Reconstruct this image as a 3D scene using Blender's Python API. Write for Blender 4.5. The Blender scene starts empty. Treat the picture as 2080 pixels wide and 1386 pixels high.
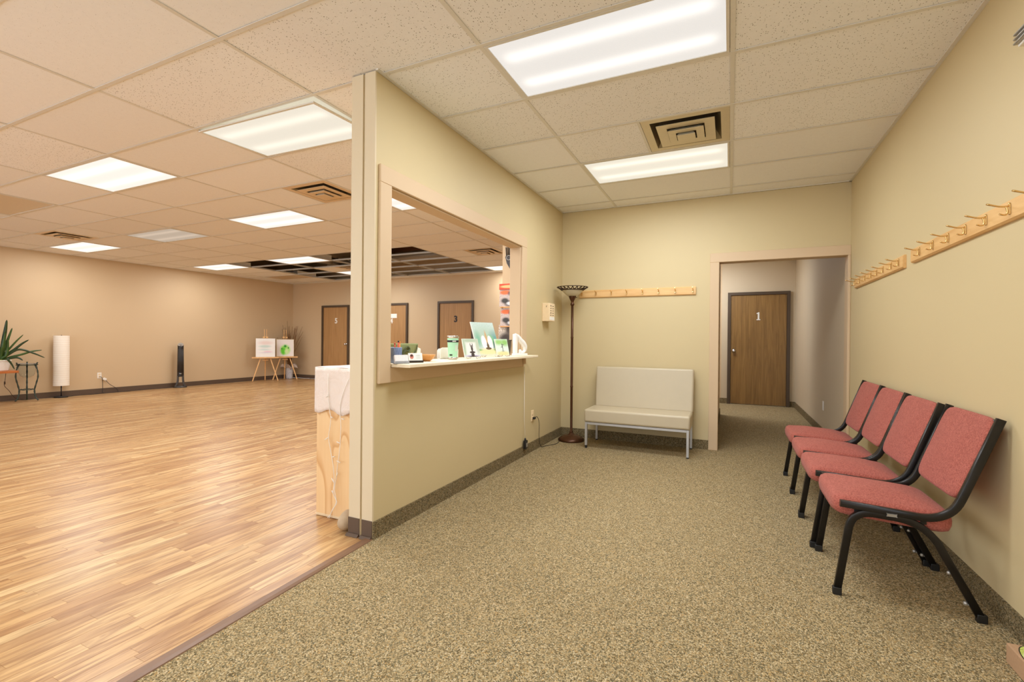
import bpy, bmesh, math, random
from mathutils import Vector, Matrix
random.seed(7)
sc = bpy.context.scene
COL = sc.collection
PI = math.pi

# ------------------------------------------------------------------ camera
CAM = Vector((1.8796, -2.1262, 1.1751))
YAW, PITCH, ROLL, FPX = 0.43577, -0.00363, 0.00886, 949.45
_f = Vector((-math.sin(YAW) * math.cos(PITCH), math.cos(YAW) * math.cos(PITCH), math.sin(PITCH)))
_r = Vector((math.cos(YAW), math.sin(YAW), 0.0))
_u = _r.cross(_f)
_R = _r * math.cos(ROLL) + _u * math.sin(ROLL)
_U = -_r * math.sin(ROLL) + _u * math.cos(ROLL)
cd = bpy.data.cameras.new('camera'); cam = bpy.data.objects.new('camera', cd); COL.objects.link(cam)
cd.sensor_width = 36.0; cd.lens = FPX / 2080 * 36.0; cd.clip_start = 0.02; cd.clip_end = 100
cam.matrix_world = Matrix(((_R.x, _U.x, -_f.x, CAM.x), (_R.y, _U.y, -_f.y, CAM.y), (_R.z, _U.z, -_f.z, CAM.z), (0, 0, 0, 1)))
sc.camera = cam
# ------------------------------------------------------------------ world, exposure
w = bpy.data.worlds.new('world'); sc.world = w; w.use_nodes = True
w.node_tree.nodes['Background'].inputs[0].default_value = (0.86, 0.95, 1.06, 1)
w.node_tree.nodes['Background'].inputs[1].default_value = 3.1
sc.cycles.max_bounces = 6; sc.cycles.diffuse_bounces = 4; sc.cycles.glossy_bounces = 3; sc.cycles.caustics_reflective = False; sc.cycles.caustics_refractive = False
sc.view_settings.view_transform = 'Standard'; sc.view_settings.look = 'None'
sc.view_settings.exposure = 0.0; sc.view_settings.gamma = 1.0; sc.view_settings.use_curve_mapping = False
P_RECEPTION, P_HALL, P_CORRIDOR = 33.0, 28.0, 46.0          # lamp powers (W) of the ceiling panels
C_RECEPTION, C_HALL, C_CORRIDOR = (0.93, 1.0, 1.08), (0.98, 1.0, 1.02), (0.90, 0.98, 1.10)

# ------------------------------------------------------------------ dimensions
H = 2.735                       # ceiling grid height
GX, GY, TX, TY = 0.66, 0.055, 1.2192, 0.6096      # grid origin and module
XL, XR, YB, YF = -9.75, 2.935, 7.6, -4.6
YW = 3.36                       # reception back wall
HD = H + 0.85                   # deck above the grid

# ------------------------------------------------------------------ materials
def srgb(r, g, b):
    f = lambda c: (c / 255 / 12.92) if c / 255 <= 0.04045 else ((c / 255 + 0.055) / 1.055) ** 2.4
    return (f(r), f(g), f(b), 1.0)

class NT:
    def __init__(s, name):
        s.m = bpy.data.materials.new(name); s.m.use_nodes = True
        s.t = s.m.node_tree; s.b = s.t.nodes['Principled BSDF']; s.o = s.t.nodes['Material Output']
    def n(s, typ, props=None, **inp):
        nd = s.t.nodes.new(typ)
        for k, v in (props or {}).items(): setattr(nd, k, v)
        for k, v in inp.items():
            key = int(k[1:]) if k[0] == 'i' and k[1:].isdigit() else k.replace('_', ' ')
            s.set(nd.inputs[key], v)
        return nd
    def set(s, sock, v):
        if isinstance(v, bpy.types.NodeSocket): s.t.links.new(v, sock)
        elif isinstance(v, bpy.types.Node): s.t.links.new(v.outputs[0], sock)
        else: sock.default_value = v
    def p(s, **k):
        for a, v in k.items(): s.set(s.b.inputs[a.replace('_', ' ')], v)
        return s
    def math(s, op, a, b=0.0, c=None):
        nd = s.t.nodes.new('ShaderNodeMath'); nd.operation = op
        s.set(nd.inputs[0], a); s.set(nd.inputs[1], b)
        if c is not None: s.set(nd.inputs[2], c)
        return nd.outputs[0]
    def mix(s, fac, a, b, mode='MIX'):
        nd = s.t.nodes.new('ShaderNodeMix'); nd.data_type = 'RGBA'; nd.blend_type = mode
        s.set(nd.inputs[0], fac); s.set(nd.inputs[6], a); s.set(nd.inputs[7], b)
        return nd.outputs[2]
    def ramp(s, fac, stops, interp='LINEAR'):
        nd = s.t.nodes.new('ShaderNodeValToRGB'); cr = nd.color_ramp; cr.interpolation = interp
        while len(cr.elements) < len(stops): cr.elements.new(0.5)
        for e, (p, c) in zip(cr.elements, stops):
            e.position = p; e.color = c if len(c) == 4 else (*c, 1)
        s.set(nd.inputs[0], fac); return nd.outputs[0]
    def coord(s, which='Object', scale=(1, 1, 1), offset=None):
        tc = s.t.nodes.new('ShaderNodeTexCoord'); mp = s.t.nodes.new('ShaderNodeMapping')
        s.t.links.new(tc.outputs[which], mp.inputs[0]); mp.inputs['Scale'].default_value = scale
        if offset is not None: s.set(mp.inputs['Location'], offset)
        return mp.outputs[0]
    def noise(s, vec, scale, detail=3.0, rough=0.55, dist=0.0):
        return s.n('ShaderNodeTexNoise', None, Vector=vec, Scale=scale, Detail=detail, Roughness=rough, Distortion=dist).outputs[0]
    def bump(s, h, strength=0.3, dist=0.002):
        nd = s.n('ShaderNodeBump', None, Strength=strength, Distance=dist, Height=h)
        s.t.links.new(nd.outputs[0], s.b.inputs['Normal']); return s

MATS = {}
def simple(name, col, rough=0.5, metal=0.0, spec=0.5, nscale=40.0, namt=0.06, bump=0.0, **kw):
    """plain material with a little procedural tone variation"""
    m = NT(name); v = m.coord('Object')
    n = m.noise(v, nscale, 3)
    c = m.mix(n, tuple(x * (1 - namt) for x in col[:3]) + (1,), tuple(min(1, x * (1 + namt)) for x in col[:3]) + (1,))
    m.p(Base_Color=c, Roughness=rough, Metallic=metal, Specular_IOR_Level=spec, **kw)
    if bump: m.bump(n, bump, 0.002)
    MATS[name] = m.m; return m.m

def wall_paint(name, col):
    m = NT(name); v = m.coord('Object')
    n = m.noise(v, 1.3, 3); n2 = m.noise(v, 260, 2)
    c = m.mix(n, tuple(x * 0.975 for x in col[:3]) + (1,), tuple(x * 1.02 for x in col[:3]) + (1,))
    m.p(Base_Color=c, Roughness=0.55, Specular_IOR_Level=0.35).bump(n2, 0.06, 0.001)
    MATS[name] = m.m
wall_paint('paint', srgb(208, 189, 146))
wall_paint('paint_hall', srgb(208, 182, 146))
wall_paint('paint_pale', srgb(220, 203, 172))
wall_paint('paint_trim', srgb(212, 185, 150))
wall_paint('paint_corridor', srgb(205, 188, 160))

def carpet_mat(name, tint=1.0):
    m = NT(name); v = m.coord('Object')
    vo = m.n('ShaderNodeTexVoronoi', None, Vector=v, Scale=215.0, Randomness=1.0)
    sep = m.n('ShaderNodeSeparateColor', None, Color=vo.outputs['Color'])
    c = m.ramp(sep.outputs[0], [(0, srgb(58, 52, 36)), (0.16, srgb(112, 101, 78)), (0.32, srgb(82, 88, 78)), (0.42, srgb(166, 150, 118)), (0.6, srgb(148, 136, 108)), (0.72, srgb(182, 166, 134)), (0.86, srgb(168, 138, 92)), (0.93, srgb(202, 190, 164))], 'CONSTANT')
    n = m.noise(v, 9, 4, 0.7)
    c = m.mix(m.math('MULTIPLY', n, 0.62), c, srgb(146, 127, 92))
    n3 = m.noise(v, 55, 3, 0.7)
    c = m.mix(m.math('MULTIPLY', m.math('SUBTRACT', n3, 0.35), 0.9), c, srgb(96, 92, 74))
    c = m.mix(1.0, c, (tint, tint * 0.95, tint * 0.86, 1), 'MULTIPLY')
    h = m.math('SUBTRACT', 1.0, vo.outputs['Distance'])
    m.p(Base_Color=c, Roughness=0.95, Specular_IOR_Level=0.1).bump(h, 0.9, 0.006)
    MATS[name] = m.m
carpet_mat('carpet', 1.48); carpet_mat('carpet_base', 0.9)

def plank_mat():
    m = NT('laminate'); 
    at = m.n('ShaderNodeAttribute', {'attribute_name': 'pv'})
    pv = at.outputs['Fac']
    off = m.n('ShaderNodeCombineXYZ', None, X=m.math('MULTIPLY', pv, 37.0), Y=m.math('MULTIPLY', pv, 91.0), Z=0.0)
    tc = m.n('ShaderNodeTexCoord')
    geo = m.n('ShaderNodeNewGeometry')
    add = m.n('ShaderNodeVectorMath', {'operation': 'ADD'}, i0=geo.outputs['Position'], i1=off.outputs[0])
    mp = m.n('ShaderNodeMapping', None, Vector=add.outputs[0]); mp.inputs['Scale'].default_value = (16, 1.6, 1)
    mp2 = m.n('ShaderNodeMapping', None, Vector=add.outputs[0]); mp2.inputs['Scale'].default_value = (60, 2.2, 1)
    g = m.noise(mp.outputs[0], 1.0, 5, 0.6, 1.4)
    g2 = m.noise(mp2.outputs[0], 1.0, 3, 0.6, 0.6)
    base = m.ramp(pv, [(0, srgb(206, 164, 116)), (0.2, srgb(224, 188, 142)), (0.45, srgb(214, 173, 124)), (0.62, srgb(232, 202, 158)), (0.8, srgb(204, 162, 116)), (0.93, srgb(190, 148, 106)), (1, srgb(230, 196, 150))])
    c = m.mix(m.ramp(g, [(0.42, (0, 0, 0)), (0.56, (0.7, 0.7, 0.7)), (0.68, (1, 1, 1))]), base, m.mix(0.75, base, srgb(150, 104, 66)))
    c = m.mix(m.ramp(g2, [(0.54, (0, 0, 0)), (0.68, (0.7, 0.7, 0.7))]), c, srgb(140, 94, 56))
    c = m.mix(1.0, c, (0.86, 0.82, 0.70, 1), 'MULTIPLY')
    m.p(Base_Color=c, Roughness=0.30, Specular_IOR_Level=0.5)
    MATS['laminate'] = m.m
plank_mat()

def wood(name, c1, c2, scale=(3, 3, 30), rough=0.45, coat=0.0, stripe=0.0, axis='Z'):
    m = NT(name)
    sc_ = {'Z': (scale[2], scale[2], scale[0]), 'X': (scale[0], scale[2], scale[2]), 'Y': (scale[2], scale[0], scale[2])}[axis]
    v = m.coord('Object', sc_)
    g = m.noise(v, 1.0, 5, 0.6, 1.2)
    c = m.mix(m.ramp(g, [(0.3, (0, 0, 0)), (0.7, (1, 1, 1))]), c1, c2)
    if stripe:
        v2 = m.coord('Object', (1, 1, 0.05)); wv = m.n('ShaderNodeTexWave', {'wave_type': 'BANDS', 'bands_direction': 'X'}, Vector=v2, Scale=7.0, Distortion=1.2, Detail=2.0, Detail_Scale=2.0)
        c = m.mix(m.math('MULTIPLY', wv.outputs['Fac'], stripe), c, tuple(x * 0.55 for x in c1[:3]) + (1,))
    m.p(Base_Color=c, Roughness=rough, Coat_Weight=coat, Coat_Roughness=0.25)
    MATS[name] = m.m
wood('door_wood', srgb(152, 115, 62), srgb(118, 86, 42), (1.2, 3, 22), 0.45)
wood('door_wood_light', srgb(192, 148, 96), srgb(164, 120, 72), (1.0, 3, 24), 0.5, 0, 0.35)
wood('pine', srgb(236, 194, 132), srgb(216, 166, 102), (2, 2, 18), 0.45, 0.1, 0, 'Y')
wood('pine_x', srgb(236, 194, 132), srgb(216, 166, 102), (2, 2, 18), 0.45, 0.1, 0, 'X')
wood('easel_wood', srgb(238, 192, 132), srgb(220, 166, 106), (3, 3, 30), 0.5)
wood('table_wood', srgb(196, 116, 58), srgb(168, 92, 42), (3, 3, 20), 0.35, 0.2, 0, 'Y')
wood('bowl_wood', srgb(226, 168, 98), srgb(206, 142, 74), (10, 10, 40), 0.4, 0.2, 0, 'X')
def plywood():
    m = NT('plywood'); v = m.coord('Object', (1, 1, 0.35))
    n = m.noise(v, 2.2, 2, 0.5, 0.6)
    wv = m.math('FRACT', m.math('MULTIPLY', n, 7.0))
    c = m.mix(m.ramp(wv, [(0, (0, 0, 0)), (0.75, (0.2, 0.2, 0.2)), (0.93, (1, 1, 1)), (1, (0.1, 0.1, 0.1))]), srgb(240, 206, 156), srgb(214, 164, 108))
    g = m.noise(m.coord('Object', (60, 60, 2)), 1, 3)
    c = m.mix(m.math('MULTIPLY', g, 0.3), c, srgb(206, 156, 98))
    m.p(Base_Color=c, Roughness=0.55); MATS['plywood'] = m.m
plywood()

def tile_mat(name, strong):
    m = NT(name)
    oi = m.n('ShaderNodeObjectInfo')
    off = m.n('ShaderNodeCombineXYZ', None, X=m.math('MULTIPLY', oi.outputs['Random'], 31.0), Y=m.math('MULTIPLY', oi.outputs['Random'], 17.0), Z=0.0)
    v = m.coord('Object', (1, 1, 1), off.outputs[0])
    vo = m.n('ShaderNodeTexVoronoi', None, Vector=v, Scale=95.0 if strong else 120.0)
    n = m.noise(v, 30, 3, 0.7); n2 = m.noise(v, 140, 2, 0.6, 0.8)
    sep = m.n('ShaderNodeSeparateColor', None, Color=vo.outputs['Color'])
    dot = m.math('MULTIPLY', m.math('LESS_THAN', vo.outputs['Distance'], 0.24 if strong else 0.15), m.math('GREATER_THAN', sep.outputs[0], 0.62 if strong else 0.72))
    fis = m.math('GREATER_THAN', n2, 0.70 if strong else 0.72)
    d = m.math('MAXIMUM', dot, fis)
    base = m.mix(n, srgb(240, 239, 238), srgb(248, 247, 246))
    r = m.mix(m.math('MULTIPLY', oi.outputs['Random'], 0.10), base, srgb(195, 180, 150))
    c = m.mix(m.math('MULTIPLY', d, 0.85 if strong else 0.5), r, srgb(110, 98, 80))
    m.p(Base_Color=c, Roughness=0.9, Specular_IOR_Level=0.2).bump(m.math('SUBTRACT', 1.0, d), 0.5, 0.003)
    MATS[name] = m.m
tile_mat('tile', False); tile_mat('tile_fissured', True)
simple('grid_white', srgb(222, 217, 206), 0.45)
simple('grid_bare', srgb(196, 180, 152), 0.4, 0.1)
simple('deck', srgb(104, 84, 62), 0.85, nscale=5, namt=0.35)
simple('deck_panel', srgb(158, 142, 120), 0.8, nscale=6, namt=0.2)
simple('joist', srgb(124, 82, 52), 0.7, nscale=8, namt=0.3)
simple('duct', srgb(150, 142, 128), 0.45, 0.4)
simple('fixture_white', srgb(240, 236, 224), 0.4)
simple('vent_white', srgb(206, 192, 160), 0.35, 0.25)
simple('vent_hall', srgb(222, 196, 160), 0.4)
simple('vent_dark', srgb(64, 52, 38), 0.7)
simple('vent_steel', srgb(150, 138, 110), 0.3, 0.7)
simple('cove_brown', srgb(92, 74, 60), 0.5)
simple('frame_brown', srgb(78, 62, 46), 0.45)
simple('strip_brown', srgb(122, 90, 66), 0.4, nscale=20, namt=0.15)
simple('chrome', srgb(220, 220, 222), 0.2, 1.0)
simple('brass', srgb(226, 190, 128), 0.25, 1.0)
simple('silver_paint', srgb(196, 196, 198), 0.35, 0.6)
simple('vinyl', srgb(196, 182, 154), 0.38, nscale=12, namt=0.03, spec=0.5)
simple('black_metal', srgb(34, 30, 27), 0.3, 0.35, nscale=25, namt=0.3)
simple('black_cap', srgb(22, 20, 18), 0.5)
simple('bronze', srgb(84, 52, 30), 0.35, 0.55, nscale=18, namt=0.2)
simple('bronze_dark', srgb(64, 44, 28), 0.45, 0.4)
simple('glass_frost', srgb(226, 214, 186), 0.3, Transmission_Weight=0.25, nscale=10, namt=0.1)
simple('white_plastic', srgb(240, 236, 228), 0.35)
simple('cream_plastic', srgb(244, 218, 178), 0.4)
simple('black_plastic', srgb(34, 31, 30), 0.4)
simple('grey_dark_plastic', srgb(66, 60, 55), 0.35)
simple('silver_plastic', srgb(170, 166, 160), 0.3, 0.5)
simple('terracotta', srgb(90, 70, 50), 0.8)
simple('leaf', srgb(64, 92, 34), 0.4, nscale=14, namt=0.35)
simple('leaf_dark', srgb(46, 66, 28), 0.4, nscale=14, namt=0.3)
simple('moss', srgb(150, 150, 60), 0.9, nscale=60, namt=0.4, bump=0.6)
simple('verdigris', srgb(62, 72, 62), 0.5, 0.4, nscale=30, namt=0.5, bump=0.5)
simple('string_white', srgb(238, 232, 222), 0.5)
simple('stone', srgb(184, 162, 134), 0.85, nscale=25, namt=0.18, bump=0.5)
simple('marble', srgb(244, 240, 232), 0.45, nscale=14, namt=0.03)
simple('mint', srgb(176, 226, 190), 0.4)
simple('steel', srgb(205, 200, 192), 0.25, 1.0)
simple('pale_pad', srgb(225, 215, 200), 0.6)
simple('pencil_red', srgb(206, 84, 50), 0.5)
simple('pencil_orange', srgb(230, 140, 50), 0.5)
simple('card_black', srgb(40, 32, 28), 0.5)
simple('twig', srgb(130, 94, 56), 0.7, nscale=20, namt=0.25)
simple('box_brown', srgb(176, 140, 106), 0.75, nscale=120, namt=0.12)
simple('hanging_dark', srgb(60, 56, 56), 0.6, nscale=60, namt=0.5)
simple('post_dark', srgb(70, 58, 46), 0.45, 0.3)
simple('paper_white', srgb(244, 240, 232), 0.7)
simple('edge_cream', srgb(238, 222, 192), 0.6)
simple('cable_black', srgb(36, 32, 30), 0.5)
simple('cable_brown', srgb(70, 50, 34), 0.5)
simple('basket_dark', srgb(84, 78, 70), 0.7, nscale=90, namt=0.4, bump=0.5)
simple('linen_dark', srgb(92, 98, 62), 0.9, nscale=30, namt=0.25)
simple('linen_green', srgb(140, 146, 96), 0.9, nscale=9, namt=0.28, bump=0.2)

def fabric_red():
    m = NT('fabric_red'); v = m.coord('Object', (1, 1, 1))
    vo = m.n('ShaderNodeTexVoronoi', None, Vector=v, Scale=260.0)
    n = m.noise(v, 6, 3)
    sep = m.n('ShaderNodeSeparateColor', None, Color=vo.outputs['Color'])
    c = m.mix(sep.outputs[0], srgb(143, 72, 60), srgb(187, 107, 92))
    c = m.mix(m.math('MULTIPLY', n, 0.35), c, srgb(158, 82, 70))
    m.p(Base_Color=c, Roughness=0.85, Specular_IOR_Level=0.25, Sheen_Weight=0.08).bump(m.math('SUBTRACT', 1.0, vo.outputs['Distance']), 0.5, 0.002)
    MATS['fabric_red'] = m.m
fabric_red()
def paper_lamp_mat():
    m = NT('rice_paper'); v = m.coord('Object')
    n = m.noise(v, 18, 4); sx = m.n('ShaderNodeSeparateXYZ', None, Vector=v)
    rib = m.math('LESS_THAN', m.math('FRACT', m.math('MULTIPLY', sx.outputs[2], 24.0)), 0.12)
    c = m.mix(n, srgb(246, 236, 220), srgb(252, 246, 234))
    c = m.mix(m.math('MULTIPLY', rib, 0.5), c, srgb(226, 206, 180))
    m.p(Base_Color=c, Roughness=0.8, Transmission_Weight=0.0, Subsurface_Weight=0.0, Emission_Strength=0.0)
    m.bump(m.math('SUBTRACT', 1.0, rib), 0.2, 0.003); MATS['rice_paper'] = m.m
paper_lamp_mat()
def sheer():
    m = NT('sheer_cloth'); v = m.coord('Object'); n = m.noise(v, 7, 5, 0.7, 1.5)
    c = m.mix(n, srgb(238, 218, 202), srgb(250, 240, 232))
    m.p(Base_Color=c, Roughness=0.85, Alpha=0.88, Sheen_Weight=0.3).bump(n, 0.6, 0.02)
    MATS['sheer_cloth'] = m.m
sheer()
def glass():
    m = NT('clear_glass'); m.p(Base_Color=(0.98, 0.99, 0.98, 1), Roughness=0.02, Transmission_Weight=1.0, IOR=1.12)
    MATS['clear_glass'] = m.m
    m = NT('acrylic'); m.p(Base_Color=(0.95, 0.96, 0.98, 1), Roughness=0.05, Transmission_Weight=0.7, IOR=1.2)
    MATS['acrylic'] = m.m
glass()

def panel_mat(name, tube, base, col):
    """luminous lens of a two-tube fluorescent troffer: the emission follows its two tubes"""
    m = NT(name); v = m.coord('Object'); s = m.n('ShaderNodeSeparateXYZ', None, Vector=v)
    ay = m.math('SUBTRACT', m.math('ABSOLUTE', s.outputs[1]), 0.135)
    g = m.math('POWER', 2.718, m.math('MULTIPLY', m.math('MULTIPLY', ay, ay), -420.0))
    ex = m.n('ShaderNodeMapRange', {'interpolation_type': 'SMOOTHSTEP'}, Value=m.math('ABSOLUTE', s.outputs[0]), From_Min=0.58, From_Max=0.48, To_Min=0.0, To_Max=1.0)
    st = m.math('ADD', base, m.math('MULTIPLY', m.math('MULTIPLY', g, ex.outputs[0]), tube - base))
    vo = m.n('ShaderNodeTexVoronoi', None, Vector=v, Scale=130.0)
    m.p(Base_Color=srgb(60, 58, 54), Roughness=0.4, Emission_Color=col, Emission_Strength=st).bump(vo.outputs['Distance'], 0.3, 0.002)
    MATS[name] = m.m
panel_mat('lens_cool', 1.15, 0.80, (1.0, 0.955, 0.90, 1))
panel_mat('lens_warm', 1.10, 0.80, (1.0, 0.93, 0.78, 1))
panel_mat('lens_bright', 1.35, 0.93, (1.0, 0.94, 0.86, 1))
panel_mat('lens_cream', 1.02, 0.80, (1.0, 0.94, 0.80, 1))
panel_mat('lens_dim', 0.55, 0.40, (1.0, 0.84, 0.68, 1))  # half-lit panel, the light it reflects is put into its emission
simple('lens_off', srgb(206, 184, 150), 0.3)

def art_mat(name, bg, w_, h_, blobs, tex=0.0, texcol=(0.2, 0.4, 0.3, 1)):
    """flat print: soft ellipses (cx, cy, rx, ry, colour, softness, wobble) in units of the sheet"""
    m = NT(name); v = m.coord('Object', (1 / w_, 1 / h_, 1)); s = m.n('ShaderNodeSeparateXYZ', None, Vector=v)
    nz = m.noise(v, 6, 4, 0.7); nf = m.noise(v, 30, 5, 0.75)
    c = m.mix(nz, bg, tuple(min(1, x * 1.08) for x in bg[:3]) + (1,))
    if tex: c = m.mix(m.math('MULTIPLY', m.ramp(nf, [(0.45, (0, 0, 0)), (0.62, (1, 1, 1))]), tex), c, texcol)
    for cx, cy, rx, ry, col, soft, wob in blobs:
        dx = m.math('DIVIDE', m.math('SUBTRACT', s.outputs[0], cx), rx); dy = m.math('DIVIDE', m.math('SUBTRACT', s.outputs[1], cy), ry)
        d = m.math('SQRT', m.math('ADD', m.math('MULTIPLY', dx, dx), m.math('MULTIPLY', dy, dy)))
        if wob: d = m.math('ADD', d, m.math('MULTIPLY', m.math('SUBTRACT', nf, 0.5), wob))
        f = m.n('ShaderNodeMapRange', None, Value=d, From_Min=1.0 + soft, From_Max=1.0 - soft, To_Min=0.0, To_Max=1.0)
        c = m.mix(f.outputs[0], c, col)
    m.p(Base_Color=c, Roughness=0.6); MATS[name] = m.m
    return m.m

# ------------------------------------------------------------------ geometry helpers
def _area(p):
    a = Vector((0, 0, 0))
    for i in range(1, len(p) - 1): a += (p[i] - p[0]).cross(p[i + 1] - p[0])
    return a.length
class MB:
    def __init__(s): s.v = []; s.f = []; s.smooth = []
    def add(s, vs, fs, smooth=False):
        o = len(s.v); s.v += [tuple(x) for x in vs]
        for f in fs: s.f.append(tuple(o + i for i in f)); s.smooth.append(smooth)
        return s
    def box(s, x0, x1, y0, y1, z0, z1, M=None):
        vs = [Vector(p) for p in ((x0, y0, z0), (x1, y0, z0), (x1, y1, z0), (x0, y1, z0), (x0, y0, z1), (x1, y0, z1), (x1, y1, z1), (x0, y1, z1))]
        if M: vs = [M @ p for p in vs]
        return s.add(vs, [(0, 3, 2, 1), (4, 5, 6, 7), (0, 1, 5, 4), (1, 2, 6, 5), (2, 3, 7, 6), (3, 0, 4, 7)])
    def bbox(s, x0, x1, y0, y1, z0, z1, b=0.005, seg=2, M=None):
        """bevelled box"""
        bm = bmesh.new(); bmesh.ops.create_cube(bm, size=1)
        for v in bm.verts: v.co = Vector(((x0 + x1) / 2 + v.co.x * (x1 - x0), (y0 + y1) / 2 + v.co.y * (y1 - y0), (z0 + z1) / 2 + v.co.z * (z1 - z0)))
        bmesh.ops.bevel(bm, geom=bm.edges[:], offset=b, segments=seg, affect='EDGES', profile=0.5)
        bm.verts.ensure_lookup_table()
        vs = [v.co.copy() for v in bm.verts]; fs = [[v.index for v in f.verts] for f in bm.faces]; bm.free()
        if M: vs = [M @ p for p in vs]
        o = len(s.f); s.add(vs, fs, seg > 1)
        big = sorted(range(len(fs)), key=lambda i: -_area([vs[k] for k in fs[i]]))[:6]
        for i in big: s.smooth[o + i] = False
        return s
    def prism(s, poly, z0, z1, M=None):
        """extrude an (x, y) outline from z0 to z1"""
        n = len(poly); vs = [Vector((x, y, z0)) for x, y in poly] + [Vector((x, y, z1)) for x, y in poly]
        if M: vs = [M @ p for p in vs]
        return s.add(vs, [tuple(range(n - 1, -1, -1)), tuple(range(n, 2 * n))] + [(i, (i + 1) % n, n + (i + 1) % n, n + i) for i in range(n)])
    def lathe(s, prof, n=28, c=(0, 0, 0), cap=True):
        vs = []; fs = []
        for r, z in prof:
            for k in range(n): a = 2 * PI * k / n; vs.append((c[0] + r * math.cos(a), c[1] + r * math.sin(a), c[2] + z))
        for i in range(len(prof) - 1):
            for k in range(n): fs.append((i * n + k, i * n + (k + 1) % n, (i + 1) * n + (k + 1) % n, (i + 1) * n + k))
        s.add(vs, fs, True)
        if cap:
            o = len(s.v) - len(vs)
            s.f.append(tuple(o + k for k in range(n - 1, -1, -1))); s.smooth.append(False)
            s.f.append(tuple(o + (len(prof) - 1) * n + k for k in range(n))); s.smooth.append(False)
        return s
    def sweep(s, path, sec, side=None, smooth=True, radii=None, closed=False):
        """sweep a cross-section; side fixes the section's first axis, else parallel transport"""
        path = [Vector(p) for p in path]; n = len(path); m = len(sec); vs = []; fs = []
        prev = None
        for i, p in enumerate(path):
            if closed: t = path[(i + 1) % n] - path[i - 1]
            else: t = path[min(i + 1, n - 1)] - path[max(i - 1, 0)]
            t.normalize()
            if side is not None: a = Vector(side); a = (a - t * a.dot(t)).normalized()
            else:
                if prev is None: a = t.orthogonal().normalized()
                else: a = (prev - t * prev.dot(t)).normalized()
                prev = a
            b = t.cross(a); r = radii[i] if radii else 1.0
            for u, w_ in sec: vs.append(p + a * (u * r) + b * (w_ * r))
        for i in range(n if closed else n - 1):
            j = (i + 1) % n
            for k in range(m): fs.append((i * m + k, i * m + (k + 1) % m, j * m + (k + 1) % m, j * m + k))
        s.add(vs, fs, smooth)
        if not closed:
            o = len(s.v) - len(vs)
            s.f.append(tuple(o + k for k in range(m - 1, -1, -1))); s.smooth.append(False)
            s.f.append(tuple(o + (n - 1) * m + k for k in range(m))); s.smooth.append(False)
        return s
    def tube(s, path, r, n=8, radii=None, closed=False):
        return s.sweep(path, [(r * math.cos(2 * PI * k / n), r * math.sin(2 * PI * k / n)) for k in range(n)], None, True, radii, closed)
    def ball(s, c, rx, ry, rz, n=16, m=10, M=None):
        prof = []; vs = [(c[0], c[1], c[2] - rz)]
        for i in range(1, m):
            a = -PI / 2 + PI * i / m
            for k in range(n): b = 2 * PI * k / n; vs.append((c[0] + rx * math.cos(a) * math.cos(b), c[1] + ry * math.cos(a) * math.sin(b), c[2] + rz * math.sin(a)))
        vs.append((c[0], c[1], c[2] + rz)); fs = []
        for k in range(n): fs.append((0, 1 + (k + 1) % n, 1 + k))
        for i in range(m - 2):
            for k in range(n): fs.append((1 + i * n + k, 1 + i * n + (k + 1) % n, 1 + (i + 1) * n + (k + 1) % n, 1 + (i + 1) * n + k))
        t = len(vs) - 1; o = 1 + (m - 2) * n
        for k in range(n): fs.append((o + k, o + (k + 1) % n, t))
        if M: vs = [M @ Vector(p) for p in vs]
        return s.add(vs, fs, True)
    def mesh(s, name, mat):
        me = bpy.data.meshes.new(name); me.from_pydata(s.v, [], s.f); me.update()
        for p, sm in zip(me.polygons, s.smooth): p.use_smooth = sm
        if mat: me.materials.append(MATS[mat] if isinstance(mat, str) else mat)
        return me
    def build(s, name, mat, parent=None, loc=None, rot=None):
        return link(name, s.mesh(name, mat), parent, loc, rot)

def link(name, data, parent=None, loc=None, rot=None):
    o = bpy.data.objects.new(name, data); COL.objects.link(o)
    if parent: o.parent = parent
    if loc is not None: o.location = loc
    if rot is not None: o.rotation_euler = rot
    return o
def tag(o, label=None, cat=None, group=None, kind=None):
    if label: o['label'] = label
    if cat: o['category'] = cat
    if group: o['group'] = group
    if kind: o['kind'] = kind
    return o
def thing(name, label, cat, loc=(0, 0, 0), rz=0.0, group=None, kind=None):
    o = link(name, None, None, loc, (0, 0, rz)); o.empty_display_size = 0.1
    return tag(o, label, cat, group, kind)
def attach(o, p):
    o.parent = p; o.matrix_parent_inverse = p.matrix_basis.inverted(); return o
sub = attach
def copy_tree(o, parent=None):
    c = o.copy(); COL.objects.link(c); c.parent = parent
    for ch in list(o.children): copy_tree(ch, c)
    return c
def rrect(a, b, r, n=3):
    """rounded rectangle section, half sizes a, b"""
    out = []
    for cx, cy, a0 in ((a - r, b - r, 0), (-a + r, b - r, PI / 2), (-a + r, -b + r, PI), (a - r, -b + r, 1.5 * PI)):
        for k in range(n + 1):
            t = a0 + PI / 2 * k / n; out.append((cx + r * math.cos(t), cy + r * math.sin(t)))
    return out
def fillet(pts, rad, n=6):
    """round the inner corners of a polyline"""
    pts = [Vector(p) for p in pts]; out = [pts[0]]
    for i in range(1, len(pts) - 1):
        p = pts[i]; a = pts[i - 1] - p; b = pts[i + 1] - p
        r = rad[i - 1] if isinstance(rad, (list, tuple)) else rad
        la, lb = min(r, a.length * 0.49), min(r, b.length * 0.49); p0 = p + a.normalized() * la; p1 = p + b.normalized() * lb
        for k in range(n + 1):
            t = k / n; out.append(p0 * (1 - t) ** 2 + p * 2 * t * (1 - t) + p1 * t * t)
    out.append(pts[-1]); return out
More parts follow.
